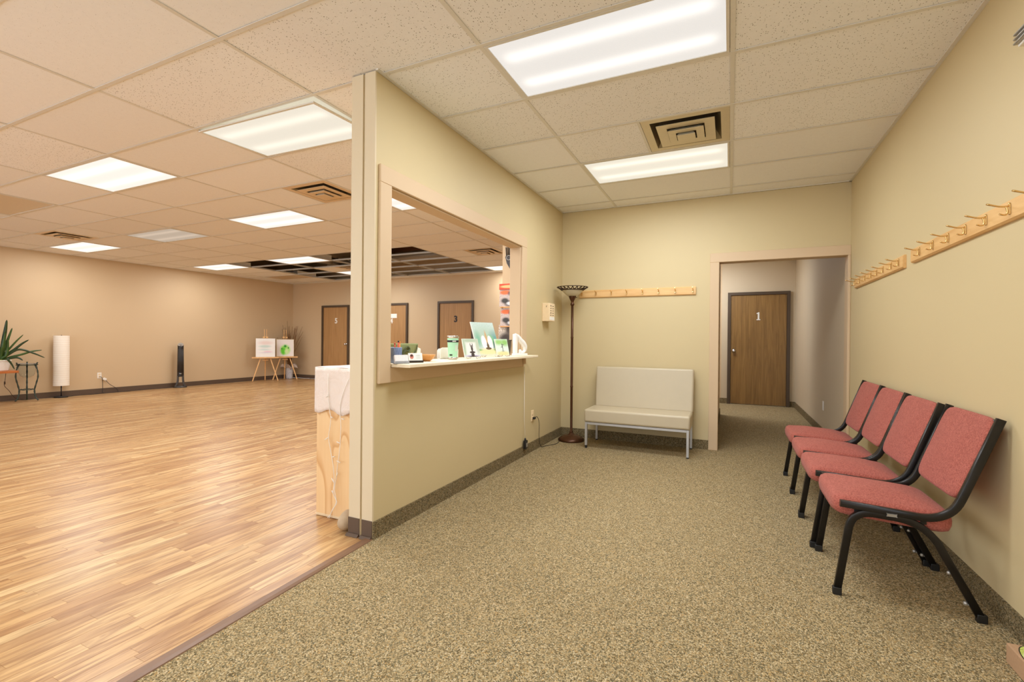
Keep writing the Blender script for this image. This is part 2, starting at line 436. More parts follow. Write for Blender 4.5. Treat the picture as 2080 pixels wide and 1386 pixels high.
def spline(pts, n=8):
    pts = [Vector(p) for p in pts]; q = [pts[0] * 2 - pts[1]] + pts + [pts[-1] * 2 - pts[-2]]; out = []
    for i in range(1, len(q) - 2):
        a, b, c, d = q[i - 1], q[i], q[i + 1], q[i + 2]
        for k in range(n):
            t = k / n; out.append(0.5 * ((2 * b) + (c - a) * t + (2 * a - 5 * b + 4 * c - d) * t * t + (3 * b - a - 3 * c + d) * t ** 3))
    out.append(pts[-1]); return out
def pad(w_, d, h, crown=0.02, nx=14, ny=14, e=5.0):
    """upholstered pad centred in x/y, bottom at 0: superellipse outline with a crowned top"""
    mb = MB(); rings = [(0.90, 0.0), (0.97, 0.10), (1.0, 0.35), (1.0, 0.6), (0.975, 0.82), (0.90, 0.96), (0.78, 1.0)]
    n = 48; vs = []
    for s_, z in rings:
        for k in range(n):
            a = 2 * PI * k / n; c, q = math.cos(a), math.sin(a)
            x = math.copysign(abs(c) ** (2 / e), c) * w_ / 2; y = math.copysign(abs(q) ** (2 / e), q) * d / 2
            dx = (1 - s_) * min(w_, d) * 0.35
            x -= math.copysign(min(abs(x), dx), x) if abs(x) > 1e-6 else 0; y -= math.copysign(min(abs(y), dx), y) if abs(y) > 1e-6 else 0
            vs.append((x, y, z * h))
    fs = []
    for i in range(len(rings) - 1):
        for k in range(n): fs.append((i * n + k, i * n + (k + 1) % n, (i + 1) * n + (k + 1) % n, (i + 1) * n + k))
    top = vs[-n:]
    for t in (0.66, 0.33):
        o = len(vs)
        for x, y, z in top: vs.append((x * t, y * t, h + crown * (1 - t * t) ))
        for k in range(n): fs.append((o - n + k, o - n + (k + 1) % n, o + (k + 1) % n, o + k))
    o = len(vs); vs.append((0, 0, h + crown))
    for k in range(n): fs.append((o - n + k, o - n + (k + 1) % n, o))
    fs.append(tuple(range(n - 1, -1, -1)))
    return mb.add(vs, fs, True)
def text_mesh(s, size, depth=0.004, bold=False):
    cu = bpy.data.curves.new('text', 'FONT'); cu.body = s; cu.size = size; cu.extrude = depth / 2; cu.align_x = 'CENTER'; cu.align_y = 'CENTER'
    if bold: cu.offset = size * 0.03
    o = bpy.data.objects.new('text', cu); COL.objects.link(o)
    dg = bpy.context.evaluated_depsgraph_get(); me = bpy.data.meshes.new_from_object(o.evaluated_get(dg))
    bpy.data.objects.remove(o); return me

# ================================================================== THE SETTING
S = 'structure'
# carpet floor of reception and corridor
mb = MB(); mb.prism([(0.15, YF), (XR + 0.05, YF), (XR + 0.05, YB), (-0.82, YB), (-0.82, YW - 0.02), (-0.06, YW - 0.02), (-0.06, 0.0), (-0.025, 0.0)], -0.02, 0.0)
tag(mb.build('floor', 'carpet'), 'speckled olive and tan carpet of the waiting area and corridor', 'floor', kind=S)
# wooden floor, individual strips
WF = link('floor', None); tag(WF, 'honey coloured laminate strip floor of the big left room', 'floor', kind=S); WF.empty_display_size = 0.2
mb = MB(); mb.box(XL - 0.05, 0.2, YF, YB, -0.06, -0.015); simple('underlay', srgb(110, 72, 42), 0.9); mb.build('underlay', 'underlay', WF)
SW = 0.0655
def strip_x(y): return -0.022 - 0.043 * y
pieces = []; x = 0.17
while x > XL:
    y = YF - random.random() * 0.6
    while y < YB:
        L = random.choice((0.34, 0.45, 0.55, 0.7, 0.85, 1.05)) * random.uniform(0.9, 1.1)
        y0, y1 = max(y, YF), min(y + L, YB)
        if y1 > y0 + 0.02 and not (x - SW > -0.18 and y0 > 0.05) and x - SW < strip_x((y0 + y1) / 2) + 0.005: pieces.append((x - SW, x, y0, y1, random.random()))
        y += L
    x -= SW
def px_area(p):
    c = Vector(((p[0] + p[1]) / 2, (p[2] + p[3]) / 2, 0)) - CAM; dz = c.dot(_f)
    if dz < 0.3: return 0
    u, v = c.dot(_R) / dz * FPX, c.dot(_U) / dz * FPX
    if abs(u) > 1060 or abs(v) > 720 or (c + CAM).x > 0.02: return 0
    return (p[1] - p[0]) * (p[3] - p[2]) * CAM.z / dz ** 3
pieces.sort(key=px_area, reverse=True)
def strip_box(mb, p):
    g = 0.0003; x0, x1, y0, y1 = p[0] + g, p[1] - g, p[2] + 0.00005, p[3] - 0.00005; b = 0.0005
    vs = [(x0, y0, -0.012), (x1, y0, -0.012), (x1, y1, -0.012), (x0, y1, -0.012), (x0, y0, -0.001), (x1, y0, -0.001), (x1, y1, -0.001), (x0, y1, -0.001),
          (x0 + b, y0 + b, 0), (x1 - b, y0 + b, 0), (x1 - b, y1 - b, 0), (x0 + b, y1 - b, 0)]
    mb.add(vs, [(0, 1, 5, 4), (1, 2, 6, 5), (2, 3, 7, 6), (3, 0, 4, 7), (4, 5, 9, 8), (5, 6, 10, 9), (6, 7, 11, 10), (7, 4, 8, 11), (8, 9, 10, 11)])
for p in pieces[:296]:
    mb = MB(); strip_box(mb, p); me = mb.mesh('plank', 'laminate')
    a = me.attributes.new('pv', 'FLOAT', 'POINT'); a.data.foreach_set('value', [p[4]] * 12)
    link('plank', me, WF, (0, 0, -0.002))
mb = MB(); vals = []
for p in pieces[296:]: strip_box(mb, p); vals += [p[4]] * 12
me = mb.mesh('plank_field', 'laminate'); a = me.attributes.new('pv', 'FLOAT', 'POINT'); a.data.foreach_set('value', vals)
tag(link('plank_field', me, WF, (0, 0, -0.002)), kind='stuff')
# threshold strip between wood and carpet
mb = MB(); prof = [(-0.03, 0.0), (-0.027, 0.004), (-0.018, 0.009), (0.012, 0.010), (0.028, 0.006), (0.032, 0.0)]
st_ = [(strip_x(y_), y_) for y_ in (-0.006, -1.3, -4.4)]
vs = [(x_ + u, y_, v - 0.002) for x_, y_ in st_ for u, v in prof]; n_ = len(prof)
mb.add(vs, [(i * n_ + k, i * n_ + k + 1, (i + 1) * n_ + k + 1, (i + 1) * n_ + k) for i in range(2) for k in range(n_ - 1)] + [tuple(range(n_))])
tag(mb.build('trim_2', 'strip_brown'), 'brown threshold strip where the wood floor meets the carpet', 'threshold', kind=S)

# outer walls
T = 0.12
def wall(name, boxes, mat, label):
    mb = MB()
    for b in boxes: mb.box(*b)
    return tag(mb.build(name, mat), label, 'wall', kind=S)
wall('wall_left', [(XL - T, XL, YF, YB, 0, HD)], 'paint_hall', 'long tan wall at the far left behind the paper lamp')
wall('wall_back', [(XL, 1.74, YB, YB + T, 0, HD)], 'paint_hall', 'tan wall with the numbered doors at the far end of the big room')
wall('wall_corridor', [(1.74, XR + 0.15, YB, YB + T, 0, HD)], 'paint_corridor', 'greyish wall around door 1 at the end of the corridor')
wall('wall_right', [(XR, XR + T, YF, YW, 0, HD)], 'paint', 'beige wall on the right behind the row of chairs')
wall('wall_corridor_right', [(XR + 0.012, XR + T, YW, YB, 0, HD)], 'paint_corridor', 'shaded side wall of the corridor beyond the opening')
wall('wall_front', [(XL - T, XR + T, YF - T, YF, 0, 0.3), (XL - T, XR + T, YF - T, YF, 2.55, HD)] + [(XL - T + k * 1.58, XL + 0.02 + k * 1.58, YF - T, YF, 0.3, 2.55) for k in range(9)], 'paint', 'unseen front wall with wide openings added to let in fill light')  # openings are added so that world light fills the rooms from the front
# partition with the pass-through opening
OY0, OY1, OZ0, OZ1 = 0.13, 2.10, 0.998, 2.095
wall('wall_partition', [(-0.078, 0, 0.012, OY0, 0, H - 0.004), (-0.095, 0, OY0, OY1, 0, OZ0), (-0.095, 0, OY0, OY1, OZ1, H - 0.004), (-0.095, 0, OY1, YW, 0, H - 0.004), (-0.092, -0.078, 0.012, OY0, 0, H - 0.004)], 'paint', 'beige partition wall with the pass-through window')
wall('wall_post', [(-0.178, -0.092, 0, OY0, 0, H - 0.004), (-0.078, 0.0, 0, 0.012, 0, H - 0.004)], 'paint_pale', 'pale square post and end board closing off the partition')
wall('wall_reception', [(0, 1.70, YW, YW + T, 0, H - 0.004), (1.70, XR, YW, YW + T, 2.04, H - 0.004)], 'paint', 'beige back wall of the waiting area above the vinyl bench')
wall('wall_core', [(-0.82, 0, YW, YW + T, 0, H - 0.004), (-0.82, 1.74, YW + T, 6.08, 0, H - 0.004)], 'paint_hall', 'pale wall stub seen through the pass-through beside the brochure rack')

# casings: each board its own piece
def boards(root, name, mat, lst, b=0.003):
    for a in lst: MB().bbox(*a, b=b, seg=1).build(name, mat, root)
t1 = tag(link('trim_1', None), 'beige flat casing boards framing the pass-through opening', 'casing', kind=S)
boards(t1, 'casing_board', 'paint_trim', [(0, 0.02, 0.03, OY0 + 0.002, 0.905, OZ1), (0, 0.02, 0.03, 2.215, OZ1, 2.20), (0, 0.02, OY1, 2.215, 1.02, OZ1), (0, 0.018, OY0 + 0.002, OY1 + 0.02, 0.905, 0.996), (0, 0.02, OY1 + 0.02, 2.155, 0.905, 0.996)])
boards(t1, 'jamb_board', 'paint_trim', [(-0.114, 0.001, OY1 - 0.012, OY1 + 0.001, 1.02, OZ1), (-0.114, 0.001, OY0 - 0.001, OY0 + 0.012, 1.02, OZ1), (-0.114, 0.001, OY0, OY1, OZ1 - 0.012, OZ1 + 0.001)])
t3 = tag(link('trim_3', None), 'beige casing boards around the corridor opening', 'casing', kind=S)
boards(t3, 'casing_board', 'paint_trim', [(1.68, 1.772, YW - 0.02, YW + 0.001, 0, 2.02), (1.68, XR - 0.001, YW - 0.02, YW + 0.001, 2.02, 2.118), (2.912, XR - 0.001, YW - 0.02, YW + 0.001, 0, 2.02)])
boards(t3, 'jamb_board', 'paint_trim', [(1.70, 1.772, YW, YW + T + 0.01, 0, 2.02), (1.772, 2.915, YW, YW + T + 0.01, 2.02, 2.04), (2.912, XR + 0.011, YW, YW + T + 0.01, 0, 2.04)])

# skirting
def base(name, x0, x1, y0, y1, mat, label, h=0.10, cove=None):
    mb = MB(); mb.box(x0, x1, y0, y1, 0.0, h)
    if cove: mb.box(*cove, 0.0, 0.012)
    return tag(mb.build(name, mat), label, 'baseboard', kind=S)
base('baseboard_partition', 0.0, 0.012, 0.004, YW - 0.001, 'carpet_base', 'carpet skirting strip along the foot of the partition')
base('baseboard_reception', 0.012, 1.68, YW - 0.012, YW, 'carpet_base', 'carpet skirting strip behind the vinyl bench')
base('baseboard_right', XR - 0.012, XR, YF, YW - 0.021, 'carpet_base', 'carpet skirting strip behind the red chairs')
base('baseboard_corridor', XR, XR + 0.012, YW + T + 0.01, YB - 0.013, 'carpet_base', 'carpet skirting strip along the corridor side wall')
base('baseboard_door', 1.0, 1.842, YB - 0.012, YB, 'carpet_base', 'short carpet skirting left of door 1')
base('baseboard_door_right', 2.862, XR + 0.011, YB - 0.012, YB, 'carpet_base', 'short carpet skirting right of door 1')
base('baseboard_core', 1.74, 1.752, YW + T + 0.01, 6.09, 'carpet_base', 'carpet skirting on the corridor corner')
base('baseboard_left', XL, XL + 0.012, YF, YB, 'cove_brown', 'dark brown vinyl skirting along the far left wall')
for i, (a, b) in enumerate(((XL + 0.013, -8.575), (-7.562, -6.60), (-5.582, -4.668), (-3.652, -0.82))):
    base('baseboard_back', a, b, YB - 0.012, YB, 'cove_brown', ['dark brown skirting in the corner left of door 5', 'dark brown skirting between doors 5 and 4', 'dark brown skirting between doors 4 and 3', 'dark brown skirting right of door 3'][i])
base('baseboard_core_left', -0.832, -0.82, YW, 6.08, 'cove_brown', 'dark brown skirting on the side of the wall stub')
mb = MB()
for x0, x1 in ((-0.180, -0.094), (-0.076, 0.0)):
    mb.box(x0, x1, -0.004, 0.001, 0.0, 0.105); mb.prism([(-0.0, 0), (-0.022, 0), (-0.006, 0.014), (0, 0.014)], x0 - 0.004, x1, Matrix(((0, 0, 1, 0), (1, 0, 0, -0.004), (0, 1, 0, 0), (0, 0, 0, 1))))
tag(mb.build('baseboard_post', 'cove_brown'), 'dark vinyl cove base on the end of the partition and post', 'baseboard', kind=S)

# doors: frame, leaf, knob, number
def door(name, x0, x1, ztop, y, leafmat, num, nummat, nx, nz, nsize, knobx, label, recess=0.05):
    d = tag(link(name, None, None, (0, 0, 0)), label, 'door', kind=S)
    fw = 0.052
    mb = MB(); mb.box(x0, x0 + fw, y - 0.03, y + 0.06, 0, ztop).box(x1 - fw, x1, y - 0.03, y + 0.06, 0, ztop).box(x0 + fw, x1 - fw, y - 0.03, y + 0.06, ztop - fw, ztop)
    mb.build('door_frame', 'frame_brown', d)
    leaf_ = MB().bbox(x0 + fw + 0.003, x1 - fw - 0.003, y - 0.008, y + 0.03, 0.012, ztop - fw - 0.003, b=0.002, seg=1).build('door_leaf', leafmat, d)
    if num:
        if num == '1':      # numeral with a flag and a foot
            k_ = nsize * 0.72
            g_ = MB().prism([(x_ * k_, y_ * k_) for x_, y_ in ((-0.20, -0.5), (0.24, -0.5), (0.24, -0.40), (0.12, -0.38), (0.12, 0.5), (0.0, 0.5), (-0.20, 0.36), (-0.18, 0.26), (-0.06, 0.32), (-0.06, -0.38), (-0.20, -0.40))], -0.003, 0.003)
            me = g_.mesh('door_number', nummat)
        else: me = text_mesh(num, nsize, 0.006, True); me.materials.append(MATS[nummat])
        link('door_number', me, leaf_, (nx, y - 0.012, nz), (PI / 2, 0, 0))
    k = MB(); k.lathe([(0.032, 0.0), (0.032, 0.006), (0.012, 0.010), (0.012, 0.03), (0.026, 0.04), (0.029, 0.052), (0.024, 0.064), (0.008, 0.068)], 20)
    k.build('door_knob', 'chrome', leaf_, (knobx, y - 0.008, 1.0), (PI / 2, 0, 0))
    return d
# door openings are shallow niches: leaf sits flush with the wall face
door('door_1', 1.842, 2.862, 2.088, YB - 0.012, 'door_wood', '1', 'white_plastic', 2.352, 1.64, 0.20, 1.95, 'dark brown wooden door with white number 1 at the corridor end')
door('door_5', -8.566, -7.562, 2.075, YB - 0.012, 'door_wood_light', '5', 'white_plastic', -8.03, 1.64, 0.20, -7.66, 'ribbed wooden door with white number 5 beside the easel corner')
d4 = door('door_4', -6.60, -5.582, 2.083, YB - 0.012, 'door_wood_light', '4', 'white_plastic', -6.10, 1.62, 0.17, -5.69, 'wooden door with white number 4 and a paper notice, half hidden by the opening edge')
MB().box(-6.20, -5.93, YB - 0.026, YB - 0.0205, 1.70, 1.81).build('paper_notice', 'paper_white', [c for c in d4.children if c.name.startswith('door_leaf')][0])
door('door_3', -4.668, -3.652, 2.095, YB - 0.012, 'door_wood_light', '3', 'card_black', -4.15, 1.65, 0.21, -3.76, 'wooden door with black number 3 seen above the tumbler')

# ================================================================== CEILING
CE = link('ceiling', None); CE.empty_display_size = 0.2
tag(CE, 'suspended ceiling of speckled tiles in a metal grid, some tiles missing at the back', 'ceiling', kind=S)
MB().box(XL - T, XR + T, YF - T, YB + T, HD, HD + 0.1).build('roof_deck', 'deck', CE)
for k in range(9): MB().box(XL, XR, -4.0 + k * 1.4, -3.94 + k * 1.4, HD - 0.3, HD - 0.005).build('joist', 'joist', CE)
for i in range(-9, 2):
    for j in (7, 8, 9, 10, 11):
        if -8 < i < -2 and (i * 7 + j * 3) % 3 == 0:
            MB().box(GX + TX * i + 0.1, GX + TX * (i + 1) - 0.1, GY + TY * j + 0.04, GY + TY * (j + 1) - 0.05, H + 0.32, H + 0.34).build('deck_panel', 'deck_panel', CE)
MB().tube([(GX - 6.4 * TX, GY + 10.6 * TY, H + 0.28), (GX - 2.4 * TX, GY + 10.4 * TY, H + 0.30)], 0.12, 16).build('duct', 'duct', CE)
MB().tube([(GX - 6.9 * TX, GY + 7.5 * TY, H + 0.35), (GX - 6.1 * TX, GY + 11.4 * TY, H + 0.33)], 0.09, 16).build('duct', 'duct', CE)
LIGHTS = {(0, 0): ('cool', 'bright fluorescent ceiling panel overhead in the waiting area, cut by the top edge'),
          (0, 3): ('warm', 'fluorescent ceiling panel behind the square vent of the waiting area'),
          (-2, 0): ('cream', 'fluorescent ceiling panel with its lens frame hanging ajar beside the post'),
          (-4, 0): ('bright', 'brightest fluorescent ceiling panel in the front row of the big room'),
          (-4, 3): ('bright', 'fluorescent ceiling panel just beyond the square vent left of the post'),
          (-8, 3): ('bright', 'fluorescent ceiling panel near the far left wall above the paper lamp'),
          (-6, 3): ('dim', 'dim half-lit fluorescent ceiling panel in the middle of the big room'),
          (-6, 7): ('bright', 'fluorescent ceiling panel hanging at the front edge of the missing tiles'),
          (-8, 7): ('bright', 'fluorescent ceiling panel left of the missing tiles above the tower fan wall'),
          (-3, 11): ('bright', 'fluorescent ceiling panel seen at the right end of the missing tiles through the pass-through'),
          (-2, 3): ('bright', 'fluorescent ceiling panel seen at the top left of the pass-through'),
          (-6, 0): ('off', 'unlit ceiling panel cut by the left edge of the photo'),
          (-8, 10): ('off', 'unlit ceiling panel near the easel corner'),
          (-6, 10): ('bright', 'fluorescent ceiling panel deep among the missing tiles just left of the post'),
          (0, 10): ('corr', 'fluorescent ceiling panel in the hallway round the corridor corner'),
          (0, -5): ('cool', 'ceiling fill panel added behind the viewpoint in the waiting area'), (-3, -5): ('bright', 'ceiling fill panel added behind the viewpoint in the big room'),  # this row and the next: unseen panels added as fill light
          (-6, -4): ('bright', 'ceiling fill panel added out of view at the left front of the big room')}
VENTS = {(0, 2, 0.5): ('square white metal ceiling vent in the waiting area', 'vent_white'), (-3, 2, 0.5): ('square ceiling vent left of the post', 'vent_hall'),
         (-7, 2, 0.0): ('small looking ceiling vent near the far left wall', 'vent_hall'), (-3, 8, 0.5): ('ceiling vent right of the missing tiles seen through the pass-through', 'vent_hall'),
         (-6, 9, 0.5): ('ceiling vent left hanging among the missing tiles', 'vent_hall')}
OPEN = {(i, j) for i in range(-7, -3) for j in range(7, 12)} - {(-6, 9)}
FULL = {}
def tile_mesh(w_, d, mat):
    key = (round(w_, 4), round(d, 4), mat)
    if key not in FULL:
        mb = MB(); a, b = w_ / 2 - 0.004, d / 2 - 0.004
        mb.bbox(-a, a, -b, b, 0.0, 0.016, b=0.003, seg=1); mb.smooth = [False] * len(mb.f); FULL[key] = mb.mesh('ceiling_tile', mat)
    return FULL[key]
def cell(i, j): return GX + TX * i, GX + TX * (i + 1), GY + TY * j, GY + TY * (j + 1)
strong = {(0, 1), (-1, 0), (-1, 1), (0, 2), (-1, -1), (-2, -1), (1, 0), (1, 1), (1, 2), (0, -1), (-4, -1)}
for i in range(-9, 2):
    for j in range(-8, 13):
        x0, x1, y0, y1 = cell(i, j)
        x0, x1, y0, y1 = max(x0, XL), min(x1, XR), max(y0, YF), min(y1, YB)
        if x1 - x0 < 0.05 or y1 - y0 < 0.05 or (i, j) in LIGHTS or (i, j) in OPEN: continue
        if x0 > -0.82 and x1 < 1.8 and y0 > YW + T and y1 < 6.08: continue
        halves = [h for (a, b, h) in VENTS if (a, b) == (i, j)]
        if halves: x0, x1 = (x0, (x0 + x1) / 2) if halves[0] == 0.5 else ((x0 + x1) / 2, x1)
        t_ = link('ceiling_tile', tile_mesh(x1 - x0, y1 - y0, 'tile_fissured' if (i, j) in strong or random.random() < 0.06 else 'tile'), CE, ((x0 + x1) / 2, (y0 + y1) / 2, H + 0.003))
        if random.random() < 0.5: t_.rotation_euler = (random.uniform(-0.002, 0.002), random.uniform(-0.001, 0.001), 0)
TB = [(-0.012, 0.0), (0.012, 0.0), (0.012, 0.003), (0.0015, 0.003), (0.0015, 0.03), (-0.0015, 0.03), (-0.0015, 0.003), (-0.012, 0.003)]
for i in range(-8, 2):
    x_ = GX + TX * i
    mb = MB(); mb.sweep([(x_, YF, H - 0.001), (x_, YB, H - 0.001)], [(u, v) for u, v in TB], (1, 0, 0), False); mb.v = [(a, b, 2 * (H - 0.001) - c if c < H - 0.001 else c) for a, b, c in mb.v]
    mb.build('grid_runner', 'grid_white', CE)
for j in range(-7, 13):
    y_ = GY + TY * j
    mb = MB(); mb.sweep([(XL, y_, H - 0.002), (XR, y_, H - 0.002)], [(u, v) for u, v in TB], (0, 1, 0), False); mb.v = [(a, b, 2 * (H - 0.002) - c if c < H - 0.002 else c) for a, b, c in mb.v]
    mb.build('grid_runner', 'grid_white', CE)
for (i, j, h) in VENTS:
    xm = GX + TX * (i + 0.5); MB().box(xm - 0.01, xm + 0.01, GY + TY * j, GY + TY * (j + 1), H - 0.001, H + 0.03).build('grid_tee', 'grid_white', CE)
# wall angles
for a in ((0.0, 0.02, 0.0, YW), (XR - 0.022, XR, YF, YW), (0.0, XR, YW - 0.02, YW), (XL, XL + 0.02, YF, YB), (XL, -0.82, YB - 0.02, YB), (-0.115, -0.095, 0.13, YW)):
    MB().box(*a, H - 0.003, H + 0.02).build('wall_angle', 'grid_white', CE)

# fluorescent panels
def fixture(ij, kind, label):
    x0, x1, y0, y1 = cell(*ij); cx, cy = (x0 + x1) / 2, (y0 + y1) / 2
    L = thing('ceiling_light', label, 'ceiling light', (cx, cy, H), 0, 'fluorescent ceiling panels')
    a, b = TX / 2 - 0.014, TY / 2 - 0.014
    mb = MB(); mb.box(-a, a, -b, b, 0.10, 0.105).box(-a, -a + 0.004, -b, b, 0.003, 0.10).box(a - 0.004, a, -b, b, 0.003, 0.10).box(-a, a, -b, -b + 0.004, 0.003, 0.10).box(-a, a, b - 0.004, b, 0.003, 0.10)
    mb.build('housing', 'fixture_white', L)
    ajar = kind == 'cream'
    rot = (math.radians(2.1), math.radians(1.0), 0) if ajar else (0, 0, 0); lz = -0.016 if ajar else 0.0
    fr = MB(); f = 0.016
    fr.box(-a, a, -b, -b + f, -0.003, 0.006).box(-a, a, b - f, b, -0.003, 0.006).box(-a, -a + f, -b + f, b - f, -0.003, 0.006).box(a - f, a, -b + f, b - f, -0.003, 0.006)
    fr.build('lens_frame', 'grid_white', L, (0, 0, lz), rot)
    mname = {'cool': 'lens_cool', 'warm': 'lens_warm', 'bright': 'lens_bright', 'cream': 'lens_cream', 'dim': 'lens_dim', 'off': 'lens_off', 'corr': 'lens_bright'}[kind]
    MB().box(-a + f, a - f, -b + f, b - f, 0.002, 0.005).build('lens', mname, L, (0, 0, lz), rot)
    if kind in ('off',): return
    ld = bpy.data.lights.new('panel_light', 'AREA'); ld.shape = 'RECTANGLE'; ld.size = 2 * (a - f); ld.size_y = 2 * (b - f)
    ld.energy = {'cool': P_RECEPTION, 'warm': P_RECEPTION, 'corr': P_CORRIDOR, 'dim': P_HALL * 0.3}.get(kind, P_HALL)
    ld.color = {'cool': C_RECEPTION, 'warm': C_RECEPTION, 'corr': C_CORRIDOR}.get(kind, C_HALL)
    link('panel_light', ld, L, (0, 0, lz - 0.024 if ajar else -0.008))
for ij, (k, lab) in LIGHTS.items(): fixture(ij, k, lab)

# vents: stepped square diffuser in a lay-in frame
for (i, j, h), (lab, vm) in VENTS.items():
    x0, x1, y0, y1 = cell(i, j); xm = (x0 + x1) / 2
    x0, x1 = (xm, x1) if h else (x0, xm)
    V = thing('ceiling_vent', lab, 'vent', ((x0 + x1) / 2, (y0 + y1) / 2, H), 0, 'square ceiling vents')
    s_ = 0.292
    MB().box(-s_, s_, -s_, s_, 0.07, 0.075).build('duct_box', 'vent_dark', V)
    mb = MB(); o1, o2 = s_, 0.235
    mb.box(-o1, o1, -o1, -o2, 0.0, 0.004).box(-o1, o1, o2, o1, 0.0, 0.004).box(-o1, -o2, -o2, o2, 0.0, 0.004).box(o2, o1, -o2, o2, 0.0, 0.004)
    mb.build('vent_frame', vm, V)
    ring = MB()
    ring.add([(-o2, -o2, 0), (o2, -o2, 0), (o2, o2, 0), (-o2, o2, 0), (-0.19, -0.19, 0.07), (0.19, -0.19, 0.07), (0.19, 0.19, 0.07), (-0.19, 0.19, 0.07)], [(0, 1, 5, 4), (1, 2, 6, 5), (2, 3, 7, 6), (3, 0, 4, 7)])
    ring.build('vent_throat', 'vent_steel', V)
    for s0, s1, z in ((0.196, 0.128, -0.012), (0.122, 0.070, -0.030), (0.062, 0.0, -0.046)):
        m_ = MB(); zt = z + 0.03
        # pyramidal louvre: flat rim, sloping up to an inner neck
        vs = []
        for q, zz in ((s0, z), (s0, z + 0.003), (s0 * 0.72, zt)):
            vs += [(-q, -q, zz), (q, -q, zz), (q, q, zz), (-q, q, zz)]
        fs = [(0, 1, 5, 4), (1, 2, 6, 5), (2, 3, 7, 6), (3, 0, 4, 7), (4, 5, 9, 8), (5, 6, 10, 9), (6, 7, 11, 10), (7, 4, 8, 11)]
        if s1 == 0: fs.append((3, 2, 1, 0))
        else:
            vs += [(-s1, -s1, z), (s1, -s1, z), (s1, s1, z), (-s1, s1, z)]
            fs += [(12, 13, 1, 0), (13, 14, 2, 1), (14, 15, 3, 2), (15, 12, 0, 3)]
        m_.add(vs, fs).build('louvre', vm, V)
# loose conduits in the open ceiling
for n_, (pts, lab) in enumerate((([(-6.55, 7.35), (-6.3, 7.9), (-6.0, 8.15), (-5.75, 8.0), (-5.7, 7.6)], 'white flexible conduit looping down among the missing tiles near the first panel'),
                  ([(-5.6, 9.9), (-5.2, 9.5), (-4.95, 9.7), (-5.05, 10.1)], 'white flexible conduit looping down beside the deeper panel of the missing tiles'))):
    path = spline([(GX + TX * a, GY + TY * b, H + 0.25 - 0.2 * math.sin(PI * k / (len(pts) - 1))) for k, (a, b) in enumerate(pts)], 8)
    tag(MB().tube(path, 0.011, 8).build('flexible_conduit', 'string_white'), lab, 'conduit', 'conduits in the open ceiling')

# ================================================================== WAITING AREA
# shelf of the pass-through
SH = thing('counter_shelf', 'pale wooden ledge shelf sticking out of the pass-through opening', 'shelf', (0, 0, 0))
MB().bbox(-0.16, 0.155, OY0 + 0.013, OY1 - 0.013, 0.998, 1.02, b=0.003, seg=1).build('shelf_board', 'edge_cream', SH)
MB().bbox(0.021, 0.155, OY1 - 0.0125, 2.20, 0.998, 1.02, b=0.003, seg=1).build('shelf_end', 'edge_cream', SH)
MB().bbox(0.0215, 0.045, OY1 + 0.03, OY1 + 0.05, 0.93, 0.997, b=0.002, seg=1).build('bracket', 'paint_trim', SH)

# chairs -----------------------------------------------------------
def make_chair():
    c = thing('chair', '', 'chair', (0, 0, 0), 0, 'red padded chairs along the right wall')
    W = 0.50                                  # local y runs 0..W, x is the world x, z up
    sec = rrect(0.011, 0.0155, 0.004, 2)
    for s_, y_ in ((0, 0.0), (1, W)):
        rail = fillet([(2.352, y_, 0.428), (2.745, y_, 0.404), (2.905, y_, 0.860)], [0.11], 10)
        MB().sweep(rail, sec, (0, 1, 0)).build('back_post', 'black_metal', c)
        yl = y_ + (0.002 if s_ == 0 else -0.002)
        legp = fillet([(2.345, yl, 0.022), (2.398, yl, 0.401), (2.665, yl, 0.388), (2.848, yl, 0.022)], [0.085, 0.11], 10)
        mb = MB().sweep(legp, sec, (0, 1, 0)); lf_ = mb.build('leg_frame', 'black_metal', c)
        for fx, sl in ((2.3445, 0.14), (2.8515, -0.5)):
            k = MB().bbox(-0.0175, 0.0175, -0.0128, 0.0128, -0.013, 0.022, b=0.003, seg=2); k.build('foot_cap', 'black_cap', lf_, (fx, yl, 0.013), (0, 0, 0))
        sgn = -1 if s_ == 0 else 1
        g = MB(); g.tube([(2.842, yl, 0.06), (2.80, yl, 0.068)], 0.006, 8).ball((2.80, yl, 0.068), 0.009, 0.009, 0.009, 8, 6); g.build('glide_stud', 'silver_plastic', lf_)
        g = MB(); g.tube([(2.775, yl, 0.18), (2.745, yl, 0.186)], 0.005, 8).ball((2.744, yl, 0.186), 0.008, 0.008, 0.008, 8, 6); g.build('glide_stud', 'silver_plastic', lf_)
        g = MB(); g.bbox(2.525, 2.560, y_ + sgn * 0.0105, y_ + sgn * 0.0135, 0.399, 0.411, b=0.002, seg=1); g.build('gang_clip', 'silver_plastic', c)
    for xx, zz in ((2.42, 0.397), (2.66, 0.386)):
        MB().box(xx - 0.011, xx + 0.011, 0.011, W - 0.011, zz - 0.010, zz + 0.010).build('cross_bar', 'black_metal', c)
    MB().tube([(2.902, 0.010, 0.845), (2.902, W - 0.010, 0.845)], 0.008, 8).build('top_bar', 'black_metal', c)
    # seat: one crowned cushion, seen above and below the side rail
    st = pad(0.45, W - 0.026, 0.088, 0.03, e=8)
    st.build('seat', 'fabric_red', c, (2.550, W / 2, 0.357), (0, math.radians(3.5), 0))
    bk = pad(0.385, W - 0.024, 0.030, 0.014, e=8)
    bk.build('backrest', 'fabric_red', c, (2.852, W / 2, 0.672), (0, math.radians(-90 + 19.3), 0))
    return c
ch = make_chair()
CH = [('red padded chair nearest the viewer at the end of the row', 0.49), ('second red padded chair from the viewer in the row', 1.027),
      ('third red padded chair from the viewer in the row', 1.565), ('red padded chair farthest from the viewer, closest to the corridor opening', 2.11)]
